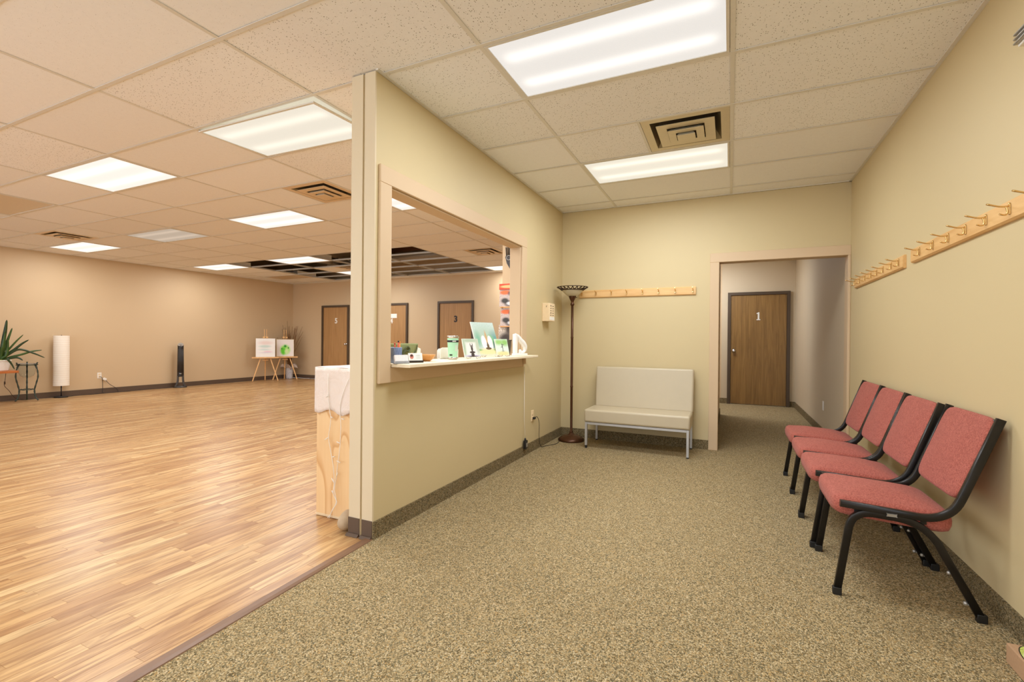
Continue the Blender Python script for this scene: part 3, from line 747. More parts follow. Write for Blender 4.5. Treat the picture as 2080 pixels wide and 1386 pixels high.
for k, (lab, y_) in enumerate(CH):
    c = ch if k == 0 else copy_tree(ch)
    c.location = (0.0, y_, 0.0) if k == 0 else (random.uniform(-0.025, -0.005), y_, 0.0); c['label'] = lab
    if k: c.rotation_euler = (0, 0, 0)

# vinyl bench --------------------------------------------------------
B = thing('bench', 'grey-beige vinyl bench with silver metal legs against the back wall', 'bench', (0.99, 3.05, 0))
MB().bbox(-0.542, 0.542, -0.232, 0.16, 0.283, 0.422, b=0.022, seg=4).build('seat_cushion', 'vinyl', B)
bk = MB().bbox(-0.524, 0.546, -0.032, 0.032, 0.0, 0.47, b=0.022, seg=4); bk.build('back_cushion', 'vinyl', B, (0.0, 0.185, 0.40), (math.radians(-6), 0, 0))
q = 0.0125
for n_, (x_, y_) in enumerate(((-0.52, -0.212), (0.52, -0.212), (-0.52, 0.24), (0.52, 0.24))):
    lg_ = MB().bbox(x_ - q, x_ + q, y_ - q, y_ + q, 0.012 if n_ else 0.03, 0.283, b=0.002, seg=1).build('leg', 'silver_paint', B)
    MB().bbox(x_ - q * .9, x_ + q * .9, y_ - q * .9, y_ + q * .9, 0.0, 0.0125 if n_ else 0.031, b=0.001, seg=1).build('foot_cap', 'black_cap', lg_)
for a in ((-0.5074, 0.5074, -0.2245, -0.1995), (-0.5074, 0.5074, 0.2275, 0.2525)): MB().bbox(*a, 0.258, 0.283, b=0.002, seg=1).build('frame_rail', 'silver_paint', B)
for x_ in (-0.52, 0.52): MB().bbox(x_ - q, x_ + q, -0.1994, 0.2274, 0.258, 0.2825, b=0.002, seg=1).build('frame_rail', 'silver_paint', B)

# torchiere floor lamp -----------------------------------------------
L = thing('floor_lamp', 'bronze torchiere floor lamp with glass bowl in the corner', 'lamp', (0.212, 3.115, 0))
MB().lathe([(0.148, 0), (0.152, 0.012), (0.146, 0.028), (0.128, 0.036), (0.118, 0.046), (0.098, 0.052), (0.085, 0.062), (0.055, 0.068), (0.032, 0.076), (0.022, 0.095)], 40).build('base', 'bronze', L)
MB().lathe([(0.0175, 0.09), (0.022, 0.10), (0.0145, 0.115), (0.0145, 0.62), (0.018, 0.63), (0.0145, 0.64), (0.0145, 1.19), (0.018, 1.20), (0.0145, 1.21), (0.0145, 1.575)], 20).build('pole', 'bronze', L)
MB().lathe([(0.014, 1.57), (0.023, 1.583), (0.023, 1.596), (0.015, 1.608), (0.018, 1.625), (0.034, 1.655), (0.043, 1.682), (0.043, 1.688)], 24).build('cup', 'bronze', L)
MB().lathe([(0.04, 1.684), (0.055, 1.688), (0.085, 1.71), (0.112, 1.737), (0.124, 1.757), (0.120, 1.757), (0.108, 1.739), (0.08, 1.713), (0.04, 1.69)], 36).build('glass_bowl', 'glass_frost', L)
rm = MB(); n = 40
def circ(r, z, n=40): return [(r * math.cos(2 * PI * k / n), r * math.sin(2 * PI * k / n), z) for k in range(n)]
rm.tube(circ(0.128, 1.755), 0.006, 6, closed=True).tube(circ(0.178, 1.787), 0.005, 6, closed=True)
rm.build('rim_ring', 'bronze_dark', L)
fr = MB()
for k in range(20):
    a0, a1, a2 = 2 * PI * k / 20, 2 * PI * (k + 0.5) / 20, 2 * PI * (k + 1) / 20
    P = lambda r, a, z: (r * math.cos(a), r * math.sin(a), z)
    fr.tube(spline([P(0.128, a1, 1.755), P(0.150, a0 + 0.05, 1.771), P(0.176, a0, 1.786)], 4), 0.005, 5).tube(spline([P(0.128, a1, 1.755), P(0.150, a2 - 0.05, 1.771), P(0.176, a2, 1.786)], 4), 0.005, 5)
tag(fr.build('rim_fretwork', 'bronze_dark', L), 'openwork bronze rim of the lamp bowl')
k = MB(); k.tube([(0.03, 0, 1.665), (0.052, -0.012, 1.668)], 0.003, 6).ball((0.055, -0.013, 1.668), 0.006, 0.006, 0.006, 8, 6); k.build('switch_knob', 'bronze_dark', L)
attach(MB().tube(spline([(0.006, 2.478, 0.345), (0.03, 2.50, 0.35), (0.04, 2.53, 0.28), (0.03, 2.56, 0.12), (0.035, 2.60, 0.02), (0.05, 2.70, 0.004), (0.12, 2.85, 0.004), (0.10, 3.05, 0.004)], 6), 0.003, 6).build('power_cord', 'cable_black'), L)

# outlets, plug, wall box ---------------------------------------------
def outlet(name, label, loc, rot, plate='white_plastic', blank=False):
    o = thing(name, label, 'outlet', loc); o.rotation_euler = rot
    cp_ = MB().bbox(-0.036, 0.036, 0, 0.006, -0.058, 0.058, b=0.003, seg=2).build('cover_plate', plate, o)
    if not blank:
        for z_ in (0.025, -0.025): MB().bbox(-0.016, 0.016, 0.0055, 0.009, z_ - 0.016, z_ + 0.016, b=0.004, seg=2).build('socket', 'cream_plastic', cp_)
    else: MB().bbox(-0.012, 0.012, 0.0055, 0.009, -0.03, 0.03, b=0.002, seg=1).build('switch_insert', 'white_plastic', o)
    return o
outlet('wall_outlet', 'cream wall outlet on the partition with the lamp cord plugged in', (0.0, 2.43, 0.372), (0, 0, -PI / 2), 'cream_plastic')
outlet('wall_outlet', 'white blank outlet plate low on the corridor side wall', (XR + 0.012, 4.80, 0.38), (0, 0, PI / 2), blank=True)
outlet('wall_outlet', 'white outlet low on the far left wall between paper lamp and tower fan', (XL, 2.955, 0.365), (0, 0, -PI / 2))
pg = thing('power_plug', 'black plug in the lower socket of the partition outlet', 'plug', (0.010, 2.43, 0.347))
MB().bbox(0.0, 0.022, -0.012, 0.03, -0.012, 0.012, b=0.004, seg=2).build('plug_body', 'black_plastic', pg)
wb = thing('wall_box', 'cream intercom box with rows of black slots beside the floor lamp', 'intercom', (0, 0, 0))
case_ = MB().bbox(0.0, 0.086, 2.69, 2.86, 1.378, 1.578, b=0.004, seg=2).build('case', 'cream_plastic', wb)
for r_ in range(5):
    for yy in (2.735, 2.805): MB().box(0.0855, 0.0885, yy - 0.014, yy + 0.014, 1.545 - r_ * 0.026, 1.551 - r_ * 0.026).build('slot', 'black_plastic', case_)
MB().box(0.0855, 0.0875, 2.70, 2.85, 1.392, 1.428).build('label_card', 'paper_white', wb)
tm = text_mesh('r', 0.035, 0.002); tm.materials.append(MATS['post_dark']); link('mark', tm, case_, (0.052, 2.689, 1.542), (PI / 2, 0, 0))
ad = thing('low_voltage_adapter', 'small dark adapter hanging by the skirting of the partition', 'adapter', (0.024, 2.195, 0.075))
MB().bbox(-0.011, 0.018, -0.026, 0.026, 0.0, 0.085, b=0.004, seg=2).build('adapter_body', 'black_plastic', ad)
MB().box(0.0182, 0.0192, -0.018, 0.018, 0.02, 0.06).build('rating_label', 'silver_plastic', ad)
MB().lathe([(0.010, 0.084), (0.010, 0.10), (0.004, 0.108)], 12).build('cap', 'black_plastic', ad)
MB().tube([(0.0, 0.0, 0.105), (-0.012, -0.002, 0.3), (-0.012, -0.006, 0.825)], 0.0022, 6).build('wire', 'string_white', ad)

# coat racks ------------------------------------------------------------
def hook_mesh():
    mb = MB()
    up = spline([(0.002, 0, 0.016), (0.014, 0, 0.014), (0.034, 0, 0.016), (0.075, 0, 0.030)], 6)
    mb.tube(up, 0.0035, 7, [1, 1, 1] + [1] * (len(up) - 6) + [1.1, 1.2, 0.9])
    lo = spline([(0.014, 0, 0.014), (0.010, 0, 0.0), (0.009, 0, -0.012), (0.016, 0, -0.021), (0.034, 0, -0.015)], 5)
    mb.tube(lo, 0.0032, 7)
    mb.bbox(0.0, 0.004, -0.006, 0.006, -0.020, 0.024, b=0.0015, seg=1)
    mb.tube([(0.002, 0, 0.016), (0.004, 0, 0.028)], 0.0035, 6)
    return mb.mesh('hook', 'brass')
HM = hook_mesh()
def rack(label, loc, rz, length, hooks, h=0.088, wm='pine_x'):
    r = thing('coat_rack', label, 'coat rack', loc, rz, 'wooden coat hook boards')
    mb = MB(); mb.prism([(-h / 2, 0), (h / 2, 0), (h / 2, 0.012), (h / 2 - 0.008, 0.02), (-h / 2 + 0.008, 0.02), (-h / 2, 0.012)], 0, length, Matrix(((0, 0, 1, 0), (0, 1, 0, 0), (1, 0, 0, 0), (0, 0, 0, 1))))
    bd_ = mb.build('board', wm, r)
    for x_ in hooks: link('hook', HM, bd_, (x_, 0.020, 0.0), (0, 0, PI / 2))
    return r
# local x along the board, local y out of the wall
rack('long wooden coat hook board nearest the viewer on the right wall', (XR, 0.1, 1.724), PI / 2, 1.53, [0.17, 0.367, 0.562, 0.762, 0.962, 1.165, 1.37])
rack('shorter wooden coat hook board on the right wall beside the corridor opening', (XR, 1.778, 1.716), PI / 2, 1.332, [0.077, 0.235, 0.43, 0.596, 0.759, 0.941, 1.124, 1.295])
rb = rack('wooden coat hook board on the back wall above the bench', (1.54, YW, 1.725), PI, 1.312, [0.03, 0.212, 0.391, 0.567, 0.747, 0.924, 1.107, 1.281], 0.09)

# high fitting and box at the right edge --------------------------------
ft = thing('wall_fitting', 'small white ridged fitting high on the right wall at the photo edge', 'wall fitting', (XR, 0.395, 2.395))
MB().bbox(-0.02, 0.0, -0.06, 0.035, -0.032, 0.032, b=0.005, seg=2).build('back_plate', 'white_plastic', ft)
for k in range(3): MB().bbox(-0.035, -0.019, -0.055, 0.035, 0.014 - k * 0.018, 0.023 - k * 0.018, b=0.004, seg=2).build('fin', 'silver_plastic', ft, (0, 0, 0), (0, 0, 0))
art_mat('oval_label', srgb(210, 222, 110), 0.11, 0.16, [(0.0, 0.1, 0.34, 0.3, srgb(236, 238, 220), 0.1, 0.3)], 0.9, srgb(64, 70, 24))
bx = thing('brown_box', 'brown rough box with a yellow oval label on the carpet at the bottom right corner', 'box', (2.866, -0.02, 0))
MB().bbox(-0.05, 0.052, -0.25, 0.232, 0.0, 0.072, b=0.004, seg=2).build('carton', 'box_brown', bx)
ov = [(0.042 * math.cos(2 * PI * k / 28), 0.105 * math.sin(2 * PI * k / 28)) for k in range(28)]
MB().prism([(x_ * 1.08, y_ * 1.04) for x_, y_ in ov], 0.0, 0.0008).build('label_rim', 'card_black', bx, (0.001, 0.118, 0.072)); MB().prism(ov, 0.0, 0.0014).build('label', 'oval_label', bx, (0.001, 0.118, 0.072))

# ================================================================== THINGS ON THE SHELF
Z0 = 1.0205
cup = thing('pencil_cup', 'blue glazed cup holding red pencils at the left end of the shelf', 'cup', (-0.02, 0.228, Z0))
art_mat('blue_glaze', srgb(128, 144, 176), 0.09, 0.09, [(-0.2, 0.1, 0.25, 0.4, srgb(200, 210, 222), 0.4, 0.8)], 0.8, srgb(60, 74, 110))
MB().lathe([(0.034, 0), (0.037, 0.004), (0.038, 0.094), (0.0365, 0.098), (0.034, 0.094), (0.033, 0.008)], 24).build('cup_body', 'blue_glaze', cup)
for k, (dx, dy, tx, ty, mm) in enumerate(((0.0, 0.012, 0.006, 0.004, 'pencil_red'), (0.012, 0.02, -0.006, 0.008, 'pencil_orange'), (-0.008, 0.005, 0.004, -0.012, 'pencil_red'))):
    p_ = thing('pencil', ['red pencil standing tallest in the blue cup', 'orange pencil in the blue cup', 'second red pencil leaning in the blue cup'][k], 'pencil', (-0.02 + dx, 0.228 + dy, Z0 + 0.012), 0, 'pencils in the cup')
    MB().tube([(0, 0, 0), (tx, ty, 0.118 - k * 0.006)], 0.0048, 6).build('shaft', mm, p_); MB().tube([(tx, ty, 0.117 - k * 0.006), (tx * 1.06, ty * 1.06, 0.127 - k * 0.006)], 0.005, 6).build('tip', 'card_black' if k == 0 else mm, p_)
ca = thing('card_holder', 'clear card holder with pale cards in front of the blue cup', 'card holder', (0.072, 0.172, Z0), math.radians(62))
art_mat('pale_card', srgb(240, 234, 230), 0.09, 0.05, [(0, 0.3, 0.42, 0.06, srgb(206, 190, 200), 0.2, 0.1)], 0.45, srgb(176, 170, 190))
Rl = Matrix.Rotation(math.radians(-14), 4, 'X')
MB().box(-0.047, 0.047, -0.004, -0.002, 0.002, 0.016, Rl).build('front_panel', 'acrylic', ca); MB().box(-0.047, 0.047, 0.012, 0.014, 0.002, 0.05, Rl).build('back_panel', 'acrylic', ca)
MB().box(-0.047, 0.047, -0.004, 0.03, 0.0, 0.002).build('tray', 'acrylic', ca); MB().box(-0.043, 0.043, -0.0012, 0.011, 0.003, 0.055, Rl).build('card_stack', 'pale_card', ca)
cb = thing('business_card_stand', 'black stand of white business cards with a small portrait picture', 'card holder', (0.062, 0.322, Z0), math.radians(60))
art_mat('business_card', srgb(246, 242, 232), 0.094, 0.054, [(-0.27, 0.08, 0.14, 0.30, srgb(196, 120, 104), 0.15, 0.4), (-0.27, 0.2, 0.1, 0.14, srgb(70, 44, 36), 0.2, 0.5), (0.2, 0.22, 0.2, 0.03, srgb(150, 160, 150), 0.3, 0.5), (0.2, 0.05, 0.22, 0.03, srgb(170, 176, 166), 0.3, 0.5), (0.2, -0.12, 0.2, 0.03, srgb(160, 170, 160), 0.3, 0.5)])
MB().bbox(-0.05, 0.05, -0.008, 0.035, 0.0, 0.006, b=0.001, seg=1).bbox(-0.05, 0.05, -0.010, -0.006, 0.0, 0.014, b=0.001, seg=1).bbox(-0.05, 0.05, 0.016, 0.02, 0.004, 0.045, b=0.001, seg=1).build('stand', 'card_black', cb)
MB().box(-0.047, 0.047, -0.027, 0.027, -0.003, 0.003).build('card_stack', 'business_card', cb, (0, 0.006, 0.034), (math.radians(76), 0, 0))
bo = thing('wooden_bowl', 'small light wooden bowl next to the business cards', 'bowl', (0.0, 0.53, Z0))
MB().lathe([(0.022, 0), (0.026, 0.003), (0.044, 0.016), (0.057, 0.036), (0.060, 0.046), (0.0565, 0.046), (0.052, 0.036), (0.040, 0.020), (0.02, 0.008)], 32).build('bowl_body', 'bowl_wood', bo)
gb = thing('fabric_basket', 'olive green cloth basket with a knotted tie at the back of the shelf', 'basket', (-0.105, 0.385, Z0))
mb = MB(); vs = []; nn = 32
for z_, sx, sy, wv in ((0, 0.05, 0.115, 0), (0.03, 0.053, 0.122, 0.002), (0.075, 0.056, 0.128, 0.004), (0.112, 0.058, 0.133, 0.006), (0.120, 0.056, 0.131, 0.006), (0.112, 0.052, 0.127, 0.005), (0.03, 0.048, 0.115, 0)):
    for k in range(nn):
        a = 2 * PI * k / nn; c_, s_ = math.cos(a), math.sin(a)
        vs.append((math.copysign(abs(c_) ** 0.5, c_) * sx + wv * math.sin(7 * a), math.copysign(abs(s_) ** 0.5, s_) * sy + wv * math.cos(5 * a), z_))
fs = [(i * nn + k, i * nn + (k + 1) % nn, (i + 1) * nn + (k + 1) % nn, (i + 1) * nn + k) for i in range(6) for k in range(nn)] + [tuple(range(nn - 1, -1, -1))]
mb.add(vs, fs, True).build('basket_body', 'linen_green', gb)
kn = MB(); kn.tube(spline([(0.056, -0.06, 0.05), (0.064, -0.04, 0.085), (0.066, -0.015, 0.10), (0.064, 0.01, 0.085), (0.066, -0.01, 0.07), (0.064, -0.035, 0.075), (0.06, -0.06, 0.04)], 6), 0.0055, 7)
kn.tube(spline([(0.06, 0.095, 0.11), (0.064, 0.085, 0.08), (0.062, 0.06, 0.05)], 5), 0.005, 6); tag(kn.build('cloth_knot', 'linen_dark', gb), 'dark green knotted tie')
for k, (y_, z_, an, lab) in enumerate(((0.345, 0.03, 20, 'light wooden block leaning at the front of the green basket'), (0.425, 0.035, -38, 'light wooden tag lying diagonally against the green basket'))):
    wd = thing('wooden_block', lab, 'wooden block', (-0.032, y_, Z0), math.radians(0), 'wooden blocks by the basket')
    MB().bbox(-0.006, 0.006, -0.034, 0.034, -0.012, 0.012, b=0.002, seg=1).build('block', 'bowl_wood', wd, (0, 0, z_ - 0.004), (math.radians(an), 0, 0))
    MB().tube([(-0.001, 0.026, 0.0), (0.0075, 0.026, 0.0)], 0.004, 8).build('peg', 'twig', wd, (0, math.cos(math.radians(an)) * 0 , z_ - 0.004), (math.radians(an), 0, 0))
wc = thing('folded_card', 'white folded card standing right of the green basket', 'card', (-0.125, 0.60, Z0), math.radians(10))
MB().add([(0, -0.035, 0), (0, 0.035, 0), (0, 0.035, 0.082), (0, -0.035, 0.098), (0.003, -0.035, 0), (0.003, 0.035, 0), (0.003, 0.035, 0.082), (0.003, -0.035, 0.098)], [(3, 2, 1, 0), (4, 5, 6, 7), (0, 1, 5, 4), (1, 2, 6, 5), (2, 3, 7, 6), (3, 0, 4, 7)]).build('front_leaf', 'paper_white', wc)
MB().add([(0, -0.035, 0.098), (-0.03, -0.035, 0), (-0.03, 0.035, 0), (0, 0.035, 0.082), (-0.002, -0.035, 0.098), (-0.033, -0.035, 0), (-0.033, 0.035, 0), (-0.002, 0.035, 0.082)], [(0, 1, 2, 3), (7, 6, 5, 4), (0, 4, 5, 1), (2, 6, 7, 3)]).build('rear_leaf', 'paper_white', wc)
ar = thing('white_stand', 'white round-cornered plastic holder standing behind the mint tumbler', 'holder', (-0.10, 0.97, Z0), math.radians(68))
arch = [(-0.085, 0), (0.085, 0)] + [(0.06 + 0.025 * math.cos(t * PI / 12), 0.062 + 0.025 * math.sin(t * PI / 12)) for t in range(7)] + [(-0.06 - 0.025 * math.sin(t * PI / 12), 0.062 + 0.025 * math.cos(t * PI / 12)) for t in range(7)]
YZ = Matrix(((1, 0, 0, 0), (0, 0, -1, 0), (0, 1, 0, 0), (0, 0, 0, 1)))
MB().prism(arch, -0.003, 0.003, YZ).build('front_panel', 'white_plastic', ar); MB().prism([(x_, y_ * 0.9) for x_, y_ in arch], -0.003, 0.003, YZ).build('rear_panel', 'white_plastic', ar, (0, 0.04, 0)); MB().box(-0.085, 0.085, -0.003, 0.043, 0, 0.004).build('tray', 'white_plastic', ar)
tu = thing('tumbler', 'mint green travel tumbler with a black band on the shelf', 'tumbler', (0.0, 0.862, Z0))
tb_ = MB().lathe([(0.034, 0.018), (0.0365, 0.06), (0.0415, 0.13)], 32, cap=False).build('body', 'mint', tu)
MB().lathe([(0.033, 0), (0.0335, 0.0185)], 32).build('steel_foot', 'steel', tu)
MB().lathe([(0.0425, 0.1285), (0.0435, 0.131), (0.0435, 0.142), (0.0425, 0.144)], 32).build('band', 'black_plastic', tu)
MB().lathe([(0.0415, 0.1435), (0.042, 0.160)], 32, cap=False).build('collar', 'mint', tu)
MB().lathe([(0.044, 0.1595), (0.0445, 0.175), (0.042, 0.177), (0.036, 0.174)], 32).build('steel_lid', 'steel', tu)
MB().bbox(0.0435, 0.0465, -0.018, 0.010, 0.1335, 0.1395, b=0.001, seg=1).build('clip', 'white_plastic', tu, None, (0, 0, math.radians(-40)))
art_mat('tumbler_print', srgb(200, 214, 196), 0.024, 0.05, [(0, 0.3, 0.4, 0.1, srgb(110, 96, 86), 0.2, 0.4), (0, 0.0, 0.35, 0.12, srgb(220, 140, 120), 0.2, 0.5), (0, -0.25, 0.3, 0.12, srgb(220, 150, 130), 0.2, 0.5)])
def curved(a0, a1, r0, r1, z0, z1, n=5):
    mb = MB(); vs = []
    for k in range(n + 1):
        a = a0 + (a1 - a0) * k / n; vs += [(r0 * math.cos(a), r0 * math.sin(a), z0), (r1 * math.cos(a), r1 * math.sin(a), z1)]
    return mb.add(vs, [(2 * k, 2 * k + 2, 2 * k + 3, 2 * k + 1) for k in range(n)], True)
me = curved(-0.55, 0.05, 0.0372, 0.0405, 0.062, 0.108); me.build('printed_mark', 'tumbler_print', tb_); curved(-1.75, -1.1, 0.0353, 0.0362, 0.028, 0.040).build('printed_word', 'verdigris', tb_)

# canvases on wire easels ------------------------------------------------
ink = srgb(58, 46, 40)
def canvas(label, w_, h_, matname, loc, rz, tilt, group='small tree canvases on the shelf'):
    c = thing('canvas_painting', label, 'painting', loc, rz, group)
    MB().bbox(-w_ / 2, w_ / 2, -h_ / 2, h_ / 2, -0.008, 0.0, b=0.001, seg=1).build('stretcher', 'paper_white', c, (0, 0.012 + math.sin(tilt) * h_ / 2, 0.012 + math.cos(tilt) * h_ / 2), (PI / 2 - tilt, 0, 0))
    MB().box(-w_ / 2 + 0.001, w_ / 2 - 0.001, -h_ / 2 + 0.001, h_ / 2 - 0.001, 0.0, 0.0012).build('painted_face', matname, c, (0, 0.012 + math.sin(tilt) * h_ / 2, 0.012 + math.cos(tilt) * h_ / 2), (PI / 2 - tilt, 0, 0))
    for sx in (-1, 1):
        x_ = sx * w_ * 0.3
        MB().tube(spline([(x_, -0.022, 0.018), (x_, -0.018, 0.006), (x_, 0.0, 0.006), (x_, 0.03, 0.008), (x_, 0.018 + math.sin(tilt) * h_ * .7, 0.012 + h_ * 0.66), (x_ * 0.4, 0.10, 0.006)], 5), 0.0016, 6).build('wire_easel', 'card_black', c)
    return c
art_mat('art_arch', srgb(226, 230, 222), 0.17, 0.15, [(0.02, -0.05, 0.34, 0.42, srgb(240, 232, 226), 0.15, 0.25), (0.0, 0.40, 0.5, 0.1, srgb(180, 196, 170), 0.5, 0.9), (-0.44, 0, 0.1, 0.5, srgb(178, 196, 170), 0.4, 0.9), (0.40, 0.1, 0.12, 0.4, srgb(190, 200, 176), 0.4, 0.9), (0.0, -0.44, 0.5, 0.06, srgb(196, 190, 214), 0.5, 0.8),
    (0.02, 0.10, 0.035, 0.05, ink, 0.1, 0), (0.02, -0.06, 0.06, 0.14, ink, 0.1, 0), (-0.05, 0.14, 0.02, 0.12, ink, 0.2, 0), (0.08, 0.14, 0.02, 0.12, ink, 0.2, 0), (0.02, -0.24, 0.17, 0.06, ink, 0.15, 0.2), (0.02, -0.38, 0.10, 0.12, ink, 0.2, 0.2), (0.02, -0.46, 0.3, 0.025, ink, 0.4, 0.3)], 0.4, srgb(150, 170, 140))
art_mat('art_tree', srgb(206, 220, 214), 0.30, 0.29, [(0.0, 0.12, 0.45, 0.30, srgb(176, 196, 178), 0.6, 0.9), (0.38, -0.08, 0.2, 0.28, srgb(96, 152, 146), 0.6, 0.9), (-0.30, -0.02, 0.1, 0.22, srgb(126, 178, 150), 0.6, 0.9), (0.18, -0.03, 0.12, 0.12, srgb(128, 186, 120), 0.6, 0.9), (0.02, -0.02, 0.045, 0.26, srgb(196, 160, 110), 0.3, 0.3), (-0.1, -0.12, 0.095, 0.22, srgb(244, 240, 236), 0.08, 0.1), (0.14, -0.12, 0.095, 0.22, srgb(244, 238, 232), 0.08, 0.1), (0.0, -0.42, 0.5, 0.1, srgb(230, 214, 160), 0.4, 0.5), (0.34, -0.36, 0.12, 0.03, srgb(120, 180, 90), 0.5, 0.6), (-0.36, -0.36, 0.12, 0.03, srgb(130, 180, 110), 0.5, 0.6),
    (0.02, -0.15, 0.022, 0.028, srgb(92, 70, 36), 0.1, 0), (0.02, -0.23, 0.045, 0.07, srgb(92, 70, 36), 0.15, 0), (0.02, -0.315, 0.11, 0.04, srgb(92, 70, 36), 0.15, 0.1)], 0.5, srgb(120, 160, 140))
art_mat('art_dancer', srgb(222, 234, 226), 0.16, 0.15, [(-0.2, 0.3, 0.3, 0.16, srgb(160, 206, 120), 0.5, 1.0), (0.25, 0.28, 0.26, 0.2, srgb(150, 200, 110), 0.5, 1.0), (0.0, -0.4, 0.5, 0.14, srgb(228, 216, 156), 0.4, 0.7), (0.02, 0.18, 0.028, 0.035, ink, 0.1, 0), (0.02, 0.05, 0.03, 0.12, ink, 0.2, 0), (0.10, 0.14, 0.07, 0.018, ink, 0.2, 0), (0.03, -0.12, 0.022, 0.14, ink, 0.2, 0), (-0.05, 0.0, 0.05, 0.02, ink, 0.2, 0), (0.03, -0.25, 0.12, 0.012, ink, 0.3, 0)], 0.35, srgb(170, 206, 150))
RZ = math.radians(70)
canvas('small canvas of a seated figure in an arch right of the tumbler', 0.162, 0.15, 'art_arch', (0.06, 1.077, Z0), RZ, math.radians(16))
canvas('largest canvas of a tree and seated figure, behind the two small ones', 0.261, 0.314, 'art_tree', (0.0, 1.481, Z0), RZ, math.radians(22))
canvas('small canvas of a dancing figure under green leaves left of the white statue', 0.155, 0.149, 'art_dancer', (0.06, 1.624, Z0), RZ, math.radians(15))
bk = thing('woven_basket', 'dark grey woven basket partly hidden behind the white statue', 'basket', (-0.10, 1.99, Z0))
MB().lathe([(0.035, 0), (0.04, 0.01), (0.052, 0.14), (0.055, 0.146), (0.05, 0.143), (0.036, 0.012)], 24).build('basket_body', 'basket_dark', bk); MB().tube(circ(0.054, 0.146, 24), 0.004, 6, closed=True).build('basket_rim', 'basket_dark', bk)
# white statue: figure arching back from a square post
stt = thing('statue', 'white plaster statue of a bending figure at the right end of the shelf', 'statue', (0.075, 1.925, Z0), math.radians(64))
MB().bbox(-0.075, 0.075, -0.03, 0.03, 0.0, 0.022, b=0.004, seg=2).build('plinth', 'marble', stt)
MB().bbox(-0.073, -0.042, -0.022, 0.022, 0.021, 0.205, b=0.006, seg=2).build('post', 'marble', stt)
fg = spline([(-0.05, 0, 0.20), (-0.022, 0, 0.178), (0.008, 0, 0.145), (0.040, 0, 0.118), (0.062, 0, 0.085), (0.060, 0, 0.050), (0.040, 0, 0.034), (0.010, 0, 0.036), (-0.008, 0, 0.028)], 6)
nf_ = len(fg); rr = [0.010 + 0.016 * math.sin(PI * min(1, k / (nf_ * 0.72))) ** 0.8 if k < nf_ * .72 else 0.018 - 0.008 * (k / nf_) for k in range(nf_)]
fb = MB(); fb.tube(fg, 1.0, 14, rr); fb.ball((0.004, 0, 0.046), 0.015, 0.014, 0.014, 14, 10)
fb.tube(spline([(0.035, 0.014, 0.122), (0.006, 0.016, 0.16), (-0.03, 0.014, 0.186), (-0.05, 0.008, 0.205)], 5), 0.008, 10); fb.tube(spline([(0.055, -0.012, 0.05), (0.03, -0.018, 0.03), (0.0, -0.018, 0.026)], 5), 0.009, 10)
fb.build('figure', 'marble', stt)
# brochure rack beyond the opening
rk = thing('brochure_rack', 'dark brochure rack with red and black printed cards seen at the right jamb', 'rack', (-0.555, 2.9, 0), 0)
MB().tube([(-0.035, 0, 0.03), (-0.035, 0, 1.61)], 0.009, 10).build('post', 'post_dark', rk); MB().tube([(0.17, 0, 0.03), (0.17, 0, 1.61)], 0.009, 10).build('post', 'post_dark', rk)
MB().bbox(-0.09, 0.22, -0.15, 0.15, 0.0, 0.03, b=0.004, seg=1).build('base', 'post_dark', rk)
for z_ in (1.13, 1.32, 1.55): MB().bbox(-0.045, 0.18, -0.05, -0.01, z_, z_ + 0.012, b=0.002, seg=1).build('shelf', 'bowl_wood', rk)
art_mat('card_red', srgb(214, 74, 40), 0.24, 0.07, [(0, 0, 0.42, 0.25, srgb(240, 180, 120), 0.2, 0.8)], 0.4, srgb(150, 40, 20))
art_mat('card_mixed', srgb(200, 190, 186), 0.24, 0.22, [(-0.2, 0.3, 0.3, 0.12, srgb(220, 110, 60), 0.3, 0.8), (0.2, 0.25, 0.25, 0.14, srgb(90, 80, 84), 0.3, 0.8), (-0.2, -0.15, 0.2, 0.14, srgb(60, 56, 54), 0.3, 0.8), (0.1, -0.3, 0.3, 0.16, srgb(40, 38, 38), 0.3, 0.8), (0.1, -0.3, 0.2, 0.1, srgb(214, 214, 220), 0.3, 0.6)], 0.7, srgb(120, 60, 40))
art_mat('card_zebra', srgb(226, 214, 200), 0.24, 0.30, [(0.0, -0.2, 0.45, 0.3, srgb(60, 50, 44), 0.3, 1.6), (0.1, 0.2, 0.2, 0.2, srgb(80, 70, 64), 0.4, 1.4)], 0.95, srgb(40, 34, 30))
for z_, hh, dx, mm, lb in ((1.80, 0.07, 0.055, 'card_red', 'red header card'), (1.665, 0.21, 0.06, 'card_mixed', None), (1.435, 0.22, 0.075, 'card_mixed', None), (1.225, 0.24, 0.05, 'card_zebra', None)):
    c_ = MB().box(-0.12, 0.12, -hh / 2, hh / 2, -0.002, 0.002).build('printed_card', mm, rk, (dx, -0.03, z_), (PI / 2 - 0.06, 0, 0))
    if lb: c_['label'] = lb
wh = thing('wall_hanging', 'dark carved wall hanging with prongs above the brochure rack', 'wall decoration', (-0.70, YW - 0.001, 2.08))
MB().prism([(0.0, 0.0), (-0.05, 0.08), (-0.072, 0.16), (-0.06, 0.185), (0.06, 0.185), (0.072, 0.16), (0.05, 0.08)], 0.0, 0.02, YZ).build('shield', 'hanging_dark', wh)
for k in range(6): MB().tube([(-0.058 + k * 0.023, -0.012, 0.18), (-0.066 + k * 0.0265, -0.012, 0.29)], 0.007, 7).build('prong', 'hanging_dark', wh)
MB().tube([(0.03 * math.cos(t) - 0.02, -0.024, 0.15 + 0.03 * math.sin(t)) for t in [2 * PI * k / 16 for k in range(16)]], 0.005, 6, closed=True).build('ring', 'silver_plastic', wh)

